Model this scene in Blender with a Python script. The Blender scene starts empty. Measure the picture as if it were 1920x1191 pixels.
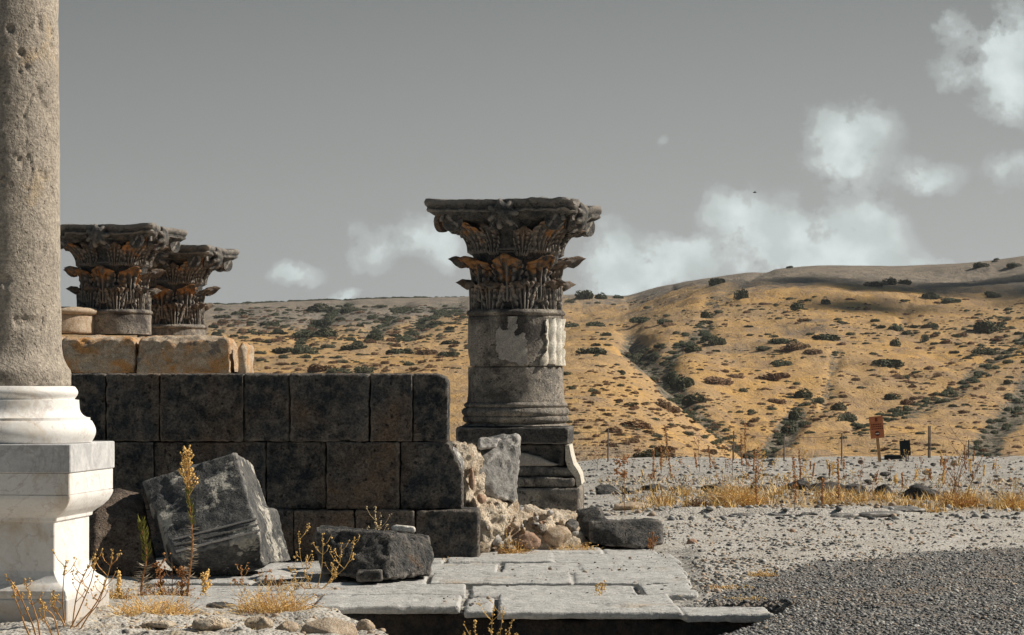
import bpy, bmesh, math, random
import numpy as np
from mathutils import Vector, Matrix, Euler
R = math.radians
random.seed(7)
rng = np.random.default_rng(11)
scene = bpy.context.scene
COL = scene.collection

# ------------------------------------------------------------------ camera
H, F, CX, HY = 1.4, 5000.0, 960.0, 735.0
cam_d = bpy.data.cameras.new('camera'); cam = bpy.data.objects.new('camera', cam_d); COL.objects.link(cam)
cam.location = (0, 0, H); cam.rotation_euler = (R(90), 0, 0)
cam_d.sensor_width = 36; cam_d.lens = F / 1920 * 36
cam_d.shift_y = (HY - 595.5) / 1920
cam_d.clip_start = 0.1; cam_d.clip_end = 9000
scene.camera = cam
scene.view_settings.view_transform = 'Standard'; scene.view_settings.look = 'None'
scene.view_settings.gamma = 1; scene.view_settings.use_curve_mapping = False
scene.view_settings.exposure = 0.22
scene.cycles.max_bounces = 6; scene.cycles.diffuse_bounces = 3
scene.cycles.volume_bounces = 0
scene.cycles.use_denoising = True

# ------------------------------------------------------------------ light
SUN_EL, SUN_BACK = R(36), R(11)
sdir = Vector((math.cos(SUN_EL) * math.cos(SUN_BACK), math.cos(SUN_EL) * math.sin(SUN_BACK), math.sin(SUN_EL)))
sd = bpy.data.lights.new('sun', 'SUN'); so = bpy.data.objects.new('sun', sd); COL.objects.link(so)
sd.energy = 5.0; sd.angle = R(0.5); sd.color = (1.0, .915, .79)
so.rotation_euler = (-sdir).to_track_quat('-Z', 'Y').to_euler()

# ------------------------------------------------------------------ world
w = bpy.data.worlds.new('World'); scene.world = w; w.use_nodes = True
nt = w.node_tree; nt.nodes.clear()
def N(t, typ, **kw):
    n = t.nodes.new(typ)
    for k, v in kw.items():
        if k == 'ins':
            for a, b in v.items(): n.inputs[a].default_value = b
        else: setattr(n, k, v)
    return n
def mth(t, op, a, b=None, c=None, clamp=False):
    n = t.nodes.new('ShaderNodeMath'); n.operation = op; n.use_clamp = clamp
    for i, v in enumerate((a, b, c)):
        if v is None: continue
        if isinstance(v, (int, float)): n.inputs[i].default_value = v
        else: t.links.new(v, n.inputs[i])
    return n.outputs[0]
def mix(t, f, a, b, typ='MIX'):
    n = t.nodes.new('ShaderNodeMix'); n.data_type = 'RGBA'; n.blend_type = typ; n.clamp_factor = True
    for i, v in ((0, f), (6, a), (7, b)):
        if isinstance(v, (int, float)): n.inputs[i].default_value = v
        elif isinstance(v, (tuple, list)): n.inputs[i].default_value = tuple(v) + ((1,) if len(v) == 3 else ())
        else: t.links.new(v, n.inputs[i])
    return n.outputs[2]
def ramp(t, f, pts, interp='LINEAR'):
    n = t.nodes.new('ShaderNodeValToRGB'); n.color_ramp.interpolation = interp
    e = n.color_ramp.elements
    while len(e) < len(pts): e.new(0.5)
    for el, (p, c) in zip(e, pts):
        el.position = p; el.color = (c, c, c, 1) if isinstance(c, (int, float)) else tuple(c) + (1,)
    t.links.new(f, n.inputs[0]); return n.outputs[0]
tc = N(nt, 'ShaderNodeTexCoord'); sep = N(nt, 'ShaderNodeSeparateXYZ'); nt.links.new(tc.outputs['Generated'], sep.inputs[0])
sx, sy, sz = sep.outputs
syc = mth(nt, 'MAXIMUM', sy, 0.05)
su = mth(nt, 'DIVIDE', sx, syc); sv = mth(nt, 'DIVIDE', sz, syc)
comb = N(nt, 'ShaderNodeCombineXYZ'); nt.links.new(su, comb.inputs[0]); nt.links.new(sv, comb.inputs[1])
cn1 = N(nt, 'ShaderNodeTexNoise', ins={'Scale': 48.0, 'Detail': 8.0, 'Roughness': .6}); nt.links.new(comb.outputs[0], cn1.inputs['Vector'])
cn2 = N(nt, 'ShaderNodeTexNoise', ins={'Scale': 55.0, 'Detail': 4.0}); nt.links.new(comb.outputs[0], cn2.inputs['Vector'])
ns = N(nt, 'ShaderNodeSeparateColor'); nt.links.new(cn1.outputs['Color'], ns.inputs[0])
du = mth(nt, 'ADD', su, mth(nt, 'MULTIPLY', mth(nt, 'SUBTRACT', ns.outputs[0], .5), .022))
dv = mth(nt, 'ADD', sv, mth(nt, 'MULTIPLY', mth(nt, 'SUBTRACT', ns.outputs[1], .5), .022))
# cumulus clouds: (px, py, half width, half height, density)
CL = [(1880, 60, 58, 55, 1.0), (1895, 150, 50, 75, 1.1), (1800, 140, 55, 22, .6), (1790, 60, 30, 40, .4), (1605, 235, 75, 40, 1.0), (1590, 310, 72, 50, 1.05),
      (1750, 335, 52, 34, .95), (1905, 320, 50, 35, .7), (1390, 400, 58, 44, .95), (1500, 430, 90, 44, .8), (1630, 435, 62, 50, 1.1),
      (1420, 480, 150, 44, .55), (1600, 490, 110, 40, .8), (1290, 480, 80, 32, .65), (1200, 500, 60, 42, .8), (1150, 470, 40, 48, .85), (1150, 540, 70, 30, .6), (1250, 530, 90, 30, .5),
      (770, 440, 80, 42, .75), (690, 475, 40, 30, .45), (560, 515, 45, 22, .8), (650, 555, 28, 14, .9), (845, 460, 30, 40, .5),
      (1250, 255, 14, 12, .3), (1750, 500, 90, 15, .45)]
tot = None
for (px, py, a, b, d) in CL:
    cu, cv = (px - CX) / F, (HY - py) / F
    e1 = mth(nt, 'POWER', mth(nt, 'ABSOLUTE', mth(nt, 'DIVIDE', mth(nt, 'SUBTRACT', du, cu), a / F)), 2)
    e2 = mth(nt, 'POWER', mth(nt, 'ABSOLUTE', mth(nt, 'DIVIDE', mth(nt, 'SUBTRACT', dv, cv), b / F)), 2)
    g = mth(nt, 'MULTIPLY', mth(nt, 'EXPONENT', mth(nt, 'MULTIPLY', mth(nt, 'ADD', e1, e2), -1.0)), d)
    tot = g if tot is None else mth(nt, 'ADD', tot, g)
tot = mth(nt, 'MULTIPLY', tot, mth(nt, 'GREATER_THAN', sy, 0.05))
wob = mth(nt, 'ADD', mth(nt, 'MULTIPLY', cn1.outputs['Fac'], 4.6), -1.35)
dens = ramp(nt, mth(nt, 'MULTIPLY', mth(nt, 'MULTIPLY', tot, wob), .62), [(.07, 0), (.2, .45), (.46, 1)], 'EASE')
sky = N(nt, 'ShaderNodeTexSky'); sky.sky_type = 'NISHITA'; sky.sun_disc = False
sky.sun_elevation = SUN_EL; sky.sun_rotation = math.atan2(sdir.x, sdir.y); sky.dust_density = 2.0
hs = N(nt, 'ShaderNodeHueSaturation', ins={'Saturation': .35, 'Value': 0.55}); nt.links.new(sky.outputs[0], hs.inputs['Color'])
# the picture's sky is a soft neutral grey, lighter towards the horizon
grad = ramp(nt, sv, [(0.0, (4.6, 4.8, 4.75)), (.04, (4.35, 4.5, 4.4)), (.085, (3.45, 3.55, 3.45)), (.15, (2.25, 2.38, 2.33)), (.4, (.85, 1.2, 1.45)), (1.0, (.6, .98, 1.3))])
side = ramp(nt, mth(nt, 'ADD', su, .5), [(.28, .86), (.75, 1.14)])
grad = mix(nt, 1.0, grad, side, 'MULTIPLY')
skyc = mix(nt, .88, hs.outputs[0], grad)
cloudc = mix(nt, ramp(nt, cn2.outputs['Fac'], [(.38, 0), (.6, 1)]), (5.9, 6.6, 6.5), (7.7, 8.5, 8.4))
dens2 = mth(nt, 'MULTIPLY', dens, mth(nt, 'ADD', mth(nt, 'MULTIPLY', mth(nt, 'MINIMUM', tot, 1.0), .55), .42))
final = mix(nt, dens2, skyc, cloudc)
bg = N(nt, 'ShaderNodeBackground', ins={'Strength': 0.083}); nt.links.new(final, bg.inputs[0])
wo = N(nt, 'ShaderNodeOutputWorld'); nt.links.new(bg.outputs[0], wo.inputs[0])

# ------------------------------------------------------------------ helpers
def P(x, y, D):
    """photo pixel at distance D -> world point"""
    return Vector(((x - CX) / F * D, D, H - (y - HY) / F * D))
def Dg(y, z=0.0): return (H - z) * F / (y - HY)
def tag(o, label=None, cat=None, group=None, kind=None):
    if label: o['label'] = label
    if cat: o['category'] = cat
    if group: o['group'] = group
    if kind: o['kind'] = kind
    return o
def empty(name, loc, rz=0, label=None, cat=None, group=None):
    o = bpy.data.objects.new(name, None); COL.objects.link(o); o.location = loc; o.rotation_euler = (0, 0, rz); o.empty_display_size = .2
    return tag(o, label, cat, group)
def link(name, me, mat, parent=None, smooth=False):
    if mat is not None:
        me.materials.clear(); me.materials.append(mat)
    o = bpy.data.objects.new(name, me); COL.objects.link(o)
    if parent is not None: o.parent = parent
    if smooth: me.polygons.foreach_set('use_smooth', [True] * len(me.polygons))
    return o
def mesh_np(name, V, Fc):
    me = bpy.data.meshes.new(name); me.from_pydata([tuple(v) for v in np.asarray(V, float)], [], [tuple(int(i) for i in f) for f in Fc]); me.update(); return me
def hsh(ix, iy, iz, s):
    h = (ix.astype(np.int64) * 374761393 + iy.astype(np.int64) * 668265263 + iz.astype(np.int64) * 2147483647 + s * 144665) & 0xffffffff
    h = ((h ^ (h >> 13)) * 1274126177) & 0xffffffff
    h = (h ^ (h >> 16)) & 0xffffffff
    return h / 4294967295.0
def vn(p, s=0):
    p = np.asarray(p, float); i = np.floor(p); f = p - i; f = f * f * (3 - 2 * f); i = i.astype(np.int64); r = 0
    for a in (0, 1):
        for b in (0, 1):
            for c in (0, 1):
                wgt = (f[..., 0] if a else 1 - f[..., 0]) * (f[..., 1] if b else 1 - f[..., 1]) * (f[..., 2] if c else 1 - f[..., 2])
                r = r + wgt * hsh(i[..., 0] + a, i[..., 1] + b, i[..., 2] + c, s)
    return r * 2 - 1
def fbm(p, o=4, s=0, gain=.5):
    p = np.asarray(p, float); r = 0; a = 1; t = 0
    for k in range(o): r = r + a * vn(p * 2 ** k + k * 17.3, s + k); t += a; a *= gain
    return r / t
def f2(x, y, o=4, s=0, gain=.5):
    return fbm(np.stack([x, y, np.zeros_like(x)], -1), o, s, gain)
def sstep(a, b, x):
    t = np.clip((x - a) / (b - a), 0, 1); return t * t * (3 - 2 * t)
def hull_bm(bm, pts):
    vs = [bm.verts.new(p) for p in pts]
    r = bmesh.ops.convex_hull(bm, input=vs)
    bad = [g for g in r['geom_interior'] + r['geom_unused'] if isinstance(g, bmesh.types.BMVert)]
    if bad: bmesh.ops.delete(bm, geom=list(set(bad)), context='VERTS')
_rs = [0]
def rock(name, hulls, mat, voxel=.03, amp=.012, sc=4.0, parent=None, big=0.0, strata=0.0, chips=0.0, smooth=True, octs=4):
    """union of convex hulls, remeshed to even detail and roughened like broken stone"""
    bm = bmesh.new()
    for h in hulls: hull_bm(bm, h)
    me = bpy.data.meshes.new('tmp'); bm.to_mesh(me); bm.free()
    t = bpy.data.objects.new('tmp', me); COL.objects.link(t)
    m = t.modifiers.new('r', 'REMESH'); m.mode = 'VOXEL'; m.voxel_size = voxel
    dg = bpy.context.evaluated_depsgraph_get(); ev = t.evaluated_get(dg)
    out = bpy.data.meshes.new_from_object(ev); bpy.data.objects.remove(t); bpy.data.meshes.remove(me)
    n = len(out.vertices); co = np.empty(n * 3); out.vertices.foreach_get('co', co); co = co.reshape(-1, 3)
    no = np.empty(n * 3); out.vertices.foreach_get('normal', no); no = no.reshape(-1, 3)
    _rs[0] += 1; s = _rs[0] * 7
    rg = 1 - 2 * np.abs(fbm(co * sc * 1.3 + s + 40, 3, s + 30)) ; d = fbm(co * sc + s, octs, s, .6) * amp * 1.3 + (rg - .6) * amp * .6
    if big: d = d + vn(co * sc * .35 + s, s + 3) * big
    if strata: d = d + strata * (np.abs(vn(co * np.array([1.2, 1.2, 11.0]) + s, s + 5)) - .4)
    if chips:
        c = fbm(co * sc * 1.5 + 5, 2, s + 9); d = d - chips * sstep(.35, .55, c)
    co = co + no * d[:, None]
    out.vertices.foreach_set('co', co.ravel()); out.update(); out.name = name
    return link(name, out, mat, parent, smooth)
def boxpts(x0, x1, y0, y1, z0, z1, j=0):
    r = random.Random(int(abs(x0 * 1e3 + y0 * 77 + z0 * 999)))
    return [(x + r.uniform(-j, j), y + r.uniform(-j, j), z + r.uniform(-j, j)) for x in (x0, x1) for y in (y0, y1) for z in (z0, z1)]
def chamfer(x0, x1, y0, y1, z0, z1, c):
    o = []
    for x, dx in ((x0, 1), (x1, -1)):
        for y, dy in ((y0, 1), (y1, -1)):
            for z, dz in ((z0, 1), (z1, -1)):
                o += [(x + dx * c, y, z), (x, y + dy * c, z), (x, y, z + dz * c)]
    return o
def lathe(prof, n=96, rough=0, sc=5, seed=0, cap=True):
    V = []; Fc = []; m = len(prof)
    for (r, z) in prof:
        for k in range(n):
            a = 2 * math.pi * k / n; V.append((r * math.cos(a), r * math.sin(a), z))
    V = np.array(V)
    if rough:
        d = fbm(V * sc + seed * 9.1, 4, seed) * rough
        nr = V.copy(); nr[:, 2] = 0; L = np.linalg.norm(nr, axis=1, keepdims=True) + 1e-6; V = V + nr / L * d[:, None]
    for j in range(m - 1):
        for k in range(n): a = j * n + k; b = j * n + (k + 1) % n; Fc.append((a, b, b + n, a + n))
    if cap: Fc.append(tuple(range(n))[::-1]); Fc.append(tuple(range((m - 1) * n, m * n)))
    return V, Fc
def dense(prof, step=.02):
    o = [prof[0]]
    for (r0, z0), (r1, z1) in zip(prof, prof[1:]):
        L = math.hypot(r1 - r0, z1 - z0); k = max(1, int(L / step))
        for i in range(1, k + 1): o.append((r0 + (r1 - r0) * i / k, z0 + (z1 - z0) * i / k))
    return o
def arc(r, z, h, out, n=8):
    """half-round moulding from z up to z+h, base radius r, bulge out (negative: hollow)"""
    return [(r + out * math.sin(math.pi * i / n), z + h * i / n) for i in range(n + 1)]
def sharp(me, ang=35):
    me.polygons.foreach_set('use_smooth', [True] * len(me.polygons))
    try: me.set_sharp_from_angle(angle=R(ang))
    except Exception: pass
class MB:
    def __init__(s): s.v = []; s.f = []
    def tube(s, pts, r0, r1=None, n=4):
        r1 = r0 if r1 is None else r1; m = len(pts); base = len(s.v)
        for i, p in enumerate(pts):
            p = Vector(p); d = (Vector(pts[min(i + 1, m - 1)]) - Vector(pts[max(i - 1, 0)]))
            d = d.normalized() if d.length > 1e-9 else Vector((0, 0, 1))
            a = d.orthogonal().normalized(); b = d.cross(a); r = r0 + (r1 - r0) * i / max(1, m - 1)
            for k in range(n):
                t = 2 * math.pi * k / n; s.v.append(tuple(p + (a * math.cos(t) + b * math.sin(t)) * r))
        for i in range(m - 1):
            for k in range(n):
                x = base + i * n + k; y = base + i * n + (k + 1) % n; s.f.append((x, y, y + n, x + n))
        s.f.append(tuple(range(base, base + n))[::-1]); s.f.append(tuple(range(base + (m - 1) * n, base + m * n)))
    def blade(s, p, q, w, bend=None):
        p = Vector(p); q = Vector(q); d = (q - p); a = d.cross(Vector((random.uniform(-1, 1), random.uniform(-1, 1), .3))).normalized() * w
        m = (p + q) / 2 + (bend or Vector((0, 0, 0))); b = len(s.v)
        s.v += [tuple(p - a), tuple(p + a), tuple(m - a * .8), tuple(m + a * .8), tuple(q)]
        s.f += [(b, b + 1, b + 3, b + 2), (b + 2, b + 3, b + 4)]
    def blob(s, p, r, sq=1.0):
        p = Vector(p); b = len(s.v)
        for d in ((1, 0, 0), (-1, 0, 0), (0, 1, 0), (0, -1, 0), (0, 0, 1), (0, 0, -1)):
            j = random.uniform(.75, 1.25); s.v.append((p.x + d[0] * r * j, p.y + d[1] * r * j, p.z + d[2] * r * sq * j))
        for a, c, e in ((0, 2, 4), (2, 1, 4), (1, 3, 4), (3, 0, 4), (2, 0, 5), (1, 2, 5), (3, 1, 5), (0, 3, 5)): s.f.append((b + a, b + c, b + e))
    def box(s, c, h, rot=None):
        b = len(s.v)
        for x in (-1, 1):
            for y in (-1, 1):
                for z in (-1, 1):
                    v = Vector((x * h[0], y * h[1], z * h[2]))
                    if rot: v = rot @ v
                    s.v.append(tuple(Vector(c) + v))
        for q in ((0, 1, 3, 2), (4, 6, 7, 5), (0, 4, 5, 1), (2, 3, 7, 6), (0, 2, 6, 4), (1, 5, 7, 3)): s.f.append(tuple(b + i for i in q))
    def build(s, name, mat, parent=None, smooth=False):
        me = bpy.data.meshes.new(name); me.from_pydata(s.v, [], s.f); me.update(); return link(name, me, mat, parent, smooth)

# ------------------------------------------------------------------ materials
def new_mat(name):
    m = bpy.data.materials.new(name); m.use_nodes = True; t = m.node_tree; t.nodes.clear()
    o = N(t, 'ShaderNodeOutputMaterial'); b = N(t, 'ShaderNodeBsdfPrincipled'); t.links.new(b.outputs[0], o.inputs[0])
    b.inputs['Specular IOR Level'].default_value = .25
    return m, t, b
def noise(t, vec, scale, detail=5, rough=.6, dist=0, fac=True):
    n = N(t, 'ShaderNodeTexNoise', ins={'Scale': scale, 'Detail': detail, 'Roughness': rough, 'Distortion': dist}); t.links.new(vec, n.inputs['Vector'])
    return n.outputs['Fac'] if fac else n.outputs['Color']
def N_geo_point(t, geo): return geo.outputs['Pointiness']
def stone(name, c0, c1, c2, scale=1.0, stain=None, stain_lo=.56, stain_hi=.68, stain_sc=1.6, pits=.5, bump=.6, bumpd=.02, rough=.92, spec=.2, veins=None, white=None, zstretch=1.0, speck=None, fine=(.55, 1.3), wear=0, foot=0):
    m, t, b = new_mat(name)
    geo = N(t, 'ShaderNodeNewGeometry'); vec = geo.outputs['Position']
    if zstretch != 1.0:
        mp = N(t, 'ShaderNodeMapping'); mp.inputs['Scale'].default_value = (1, 1, zstretch); t.links.new(vec, mp.inputs[0]); vec2 = mp.outputs[0]
    else: vec2 = vec
    n1 = noise(t, vec2, 1.7 * scale, 6, .65); n2 = noise(t, vec, 9 * scale, 6, .7); n3 = noise(t, vec, 55 * scale, 3, .7)
    c = mix(t, ramp(t, n1, [(.36, 0), (.64, 1)]), c0, c1)
    c = mix(t, ramp(t, n2, [(.42, 0), (.7, .8)]), c, c2)
    if stain:
        n4 = noise(t, vec, stain_sc * scale, 7, .62, .6)
        c = mix(t, ramp(t, n4, [(stain_lo, 0), (stain_hi, 1)]), c, stain)
    if white:
        n5 = noise(t, vec, 2.6 * scale, 9, .7, .25); c = mix(t, ramp(t, n5, [(white[1], 0), (white[1] + .03, .9)]), c, white[0])
    if veins:
        vv = noise(t, vec, 1.6 * scale, 6, .6, 1.5)
        v = mth(t, 'ABSOLUTE', mth(t, 'SUBTRACT', vv, .5)); c = mix(t, ramp(t, v, [(0, .55), (.018, 0)]), c, veins)
    c = mix(t, 1.0, c, ramp(t, n3, [(.3, fine[0]), (.7, fine[1])]), 'MULTIPLY')
    if speck:
        sp = noise(t, vec, 120 * scale, 2, .5); c = mix(t, ramp(t, sp, [(.58, 0), (.66, speck[1])]), c, speck[0])
    pt = noise(t, vec, 22 * scale, 3, .6)
    pit = ramp(t, pt, [(.62, 0), (.7, pits)])
    c = mix(t, pit, c, tuple(x * .35 for x in c0))
    if foot:   # soil splashed on the lowest courses
        sz_ = N(t, 'ShaderNodeSeparateXYZ'); t.links.new(vec, sz_.inputs[0]); ff = mth(t, 'SUBTRACT', mth(t, 'ADD', .30, mth(t, 'MULTIPLY', mth(t, 'SUBTRACT', n2, .5), 1.0)), sz_.outputs[2])
        c = mix(t, ramp(t, ff, [(.05, 0), (.4, .75)]), c, (.45, .36, .26))
    if wear: c = mix(t, ramp(t, N_geo_point(t, geo), [(.515, 0), (.56, wear)]), c, tuple(min(.8, x * 1.6 + .06) for x in c2))
    t.links.new(c, b.inputs['Base Color']); b.inputs['Roughness'].default_value = rough; b.inputs['Specular IOR Level'].default_value = spec
    h = mth(t, 'ADD', mth(t, 'MULTIPLY', n2, 1.2), mth(t, 'SUBTRACT', mth(t, 'MULTIPLY', n3, .5), mth(t, 'MULTIPLY', pit, .8)))
    bp = N(t, 'ShaderNodeBump', ins={'Strength': bump, 'Distance': bumpd}); t.links.new(h, bp.inputs['Height']); t.links.new(bp.outputs[0], b.inputs['Normal'])
    return m
BAS = ((.085, .085, .085), (.028, .033, .037), (.19, .17, .15))
M = {}
M['basalt'] = stone('basalt', *BAS, pits=.8, bump=1.0, bumpd=.05, fine=(.4, 1.45), stain=(.17, .10, .055), stain_lo=.6, stain_hi=.75, wear=.6)
M['wall'] = stone('wall_basalt', (.072, .078, .083), (.02, .027, .034), (.30, .255, .21), pits=.9, bump=1.0, bumpd=.05, stain=(.24, .165, .11), stain_lo=.52, stain_hi=.7, stain_sc=1.1, white=((.45, .43, .4), .76), fine=(.4, 1.5), wear=.22)
M['brownblock'] = stone('brown_basalt', (.17, .12, .09), (.075, .06, .052), (.30, .24, .19), pits=.8, bump=1.0, bumpd=.04, fine=(.45, 1.4))
M['basalt_grey'] = stone('grey_basalt', (.24, .235, .225), (.12, .12, .12), (.33, .31, .29), pits=.5, bump=.8, white=((.55, .54, .5), .6), wear=.6)
M['fallen'] = stone('fallen_basalt', (.105, .105, .105), (.04, .046, .052), (.20, .19, .175), pits=.5, bump=.9, bumpd=.03, white=((.52, .49, .43), .545), zstretch=1.6, fine=(.5, 1.35), wear=.6)
M['carved'] = stone('carved_basalt', (.11, .112, .112), (.04, .046, .05), (.25, .22, .19), pits=.8, bump=1.0, bumpd=.05, fine=(.45, 1.4), stain=(.24, .13, .065), stain_lo=.62, stain_hi=.76, white=((.45, .42, .38), .7), wear=.6)
M['bounce_leaf'] = stone('ochre_bounce_basalt', (.42, .22, .09), (.2, .13, .085), (.28, .19, .12), pits=.5, bump=.8, stain=(.55, .25, .06), stain_lo=.48, stain_hi=.6, stain_sc=3)
M['drum'] = stone('drum_basalt', (.34, .305, .26), (.15, .145, .14), (.52, .45, .37), pits=.95, bump=1.0, bumpd=.04, fine=(.5, 1.35), stain=(.1, .09, .085), stain_lo=.5, stain_hi=.62)
M['granite'] = stone('granite', (.42, .365, .30), (.30, .265, .225), (.52, .455, .38), pits=.6, bump=.75, bumpd=.025, speck=((.15, .13, .12), .5), stain=(.5, .36, .2), stain_lo=.6, stain_hi=.75, scale=1.0)
M['marble'] = stone('white_marble', (.80, .785, .76), (.74, .715, .685), (.84, .83, .81), fine=(.93, 1.04), pits=.3, bump=.2, stain=(.58, .47, .34), stain_lo=.57, stain_hi=.72, stain_sc=2.5, foot=1, bumpd=.01, veins=(.52, .45, .41), rough=.6, spec=.4)
M['marble_grey'] = stone('grey_marble', (.60, .60, .60), (.42, .42, .43), (.74, .73, .72), fine=(.85, 1.08), pits=.3, bump=.12, bumpd=.01, foot=1, veins=(.36, .34, .33), rough=.6, spec=.4)
M['lime'] = stone('limestone', (.66, .52, .37), (.46, .34, .24), (.82, .73, .60), pits=.6, bump=1.0, bumpd=.04, stain=(.66, .36, .15), stain_lo=.46, stain_hi=.6, white=((.25, .22, .2), .6), scale=1.5, fine=(.45, 1.35))
M['mortar'] = stone('mortar', (.68, .56, .42), (.42, .31, .21), (.84, .77, .66), fine=(.5, 1.3), pits=.7, bump=1.0, bumpd=.045, stain=(.55, .33, .14), stain_lo=.58, stain_hi=.7)
M['plaster'] = stone('plaster', (.42, .385, .34), (.34, .31, .28), (.52, .48, .43), pits=.4, bump=.7, scale=1.5)
M['stucco'] = stone('stucco', (.62, .59, .52), (.48, .42, .33), (.74, .71, .64), pits=.7, bump=.5)
M['tan'] = stone('tan_stone', (.50, .40, .30), (.40, .29, .19), (.62, .53, .43), pits=.3, bump=.8, scale=2)
M['ruddy'] = stone('ruddy_stone', (.42, .27, .19), (.36, .23, .16), (.5, .36, .27), pits=.3, bump=.7, scale=2)
M['pave'] = stone('paving_stone', (.50, .495, .48), (.37, .365, .35), (.63, .62, .60), pits=.3, bump=.8, bumpd=.02, stain=(.50, .41, .31), stain_lo=.6, stain_hi=.75, white=((.27, .25, .23), .64), fine=(.72, 1.15))
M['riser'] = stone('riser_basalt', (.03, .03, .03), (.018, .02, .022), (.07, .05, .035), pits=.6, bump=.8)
M['whitestone'] = stone('white_stone', (.8, .77, .72), (.74, .7, .64), (.85, .83, .8), pits=.1, bump=.3)
def leafmat(name, amt):  # ochre towards the leaf tips paints in warm bounced light along with staining
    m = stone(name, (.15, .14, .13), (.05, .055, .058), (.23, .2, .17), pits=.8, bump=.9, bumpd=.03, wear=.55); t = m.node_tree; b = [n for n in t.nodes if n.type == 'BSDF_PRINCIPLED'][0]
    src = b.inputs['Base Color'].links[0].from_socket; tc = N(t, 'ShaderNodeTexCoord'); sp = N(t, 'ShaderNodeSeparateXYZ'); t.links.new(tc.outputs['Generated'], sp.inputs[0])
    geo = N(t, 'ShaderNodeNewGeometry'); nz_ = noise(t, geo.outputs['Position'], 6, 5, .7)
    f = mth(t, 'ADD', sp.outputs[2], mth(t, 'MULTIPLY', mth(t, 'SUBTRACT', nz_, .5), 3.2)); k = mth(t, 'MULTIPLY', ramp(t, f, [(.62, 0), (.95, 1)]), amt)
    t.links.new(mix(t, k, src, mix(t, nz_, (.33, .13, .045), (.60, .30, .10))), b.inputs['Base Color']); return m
M['bounce_leaf'] = leafmat('ochre_bounce_basalt', .75)
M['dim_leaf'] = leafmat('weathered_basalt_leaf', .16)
def flat(name, c, rough=.8, var=.25, sc=8, spec=.2, trans=0):
    m, t, b = new_mat(name); geo = N(t, 'ShaderNodeNewGeometry')
    n = noise(t, geo.outputs['Position'], sc, 3)
    col = mix(t, ramp(t, n, [(.3, 0), (.7, 1)]), tuple(x * (1 - var) for x in c), tuple(min(1, x * (1 + var)) for x in c))
    t.links.new(col, b.inputs['Base Color']); b.inputs['Roughness'].default_value = rough; b.inputs['Specular IOR Level'].default_value = spec
    return m
M['straw'] = flat('straw', (.74, .49, .18), var=.3, sc=30)
M['straw_pale'] = flat('pale_straw', (.72, .57, .34), var=.25, sc=30)
M['cane'] = flat('orange_cane', (.55, .29, .11), var=.3, sc=30)
M['rust'] = flat('rust_stem', (.40, .19, .075), var=.35, sc=30)
M['brown'] = flat('brown_stem', (.2, .12, .07), var=.35, sc=30)
M['green'] = flat('green_leaf', (.20, .20, .045), var=.4, sc=30)
M['oldleaf'] = flat('grey_leaf', (.42, .36, .28), var=.3, sc=30)
M['metal'] = flat('post_metal', (.16, .13, .11), rough=.7)
M['wood'] = flat('post_wood', (.45, .27, .13), var=.25, sc=14)
M['signred'] = flat('sign_red', (.56, .20, .095), var=.12, sc=10, rough=.6)
M['signmark'] = flat('sign_mark', (.13, .035, .02), var=.1)
M['signwhite'] = flat('sign_white', (.8, .72, .62), var=.05)
M['signblack'] = flat('sign_black', (.016, .022, .026), var=.1, rough=.5)
M['signline'] = flat('sign_line', (.3, .31, .31), var=.05)
M['bird'] = flat('bird_feathers', (.03, .028, .025), var=.2)
def shrub_mat(name, a, b_, c):
    m, t, b = new_mat(name); geo = N(t, 'ShaderNodeNewGeometry'); oi = N(t, 'ShaderNodeObjectInfo')
    n = noise(t, geo.outputs['Position'], 2.2, 4, .7)
    col = mix(t, ramp(t, n, [(.35, 0), (.65, 1)]), a, b_); col = mix(t, mth(t, 'MULTIPLY', oi.outputs['Random'], .7), col, c)
    t.links.new(col, b.inputs['Base Color']); b.inputs['Roughness'].default_value = .9; b.inputs['Specular IOR Level'].default_value = .1
    return m
M['shrub'] = shrub_mat('shrub_green', (.06, .078, .05), (.115, .12, .075), (.10, .095, .06))
M['shrub_dry'] = shrub_mat('shrub_dry', (.17, .10, .065), (.27, .17, .10), (.2, .14, .08))

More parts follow.
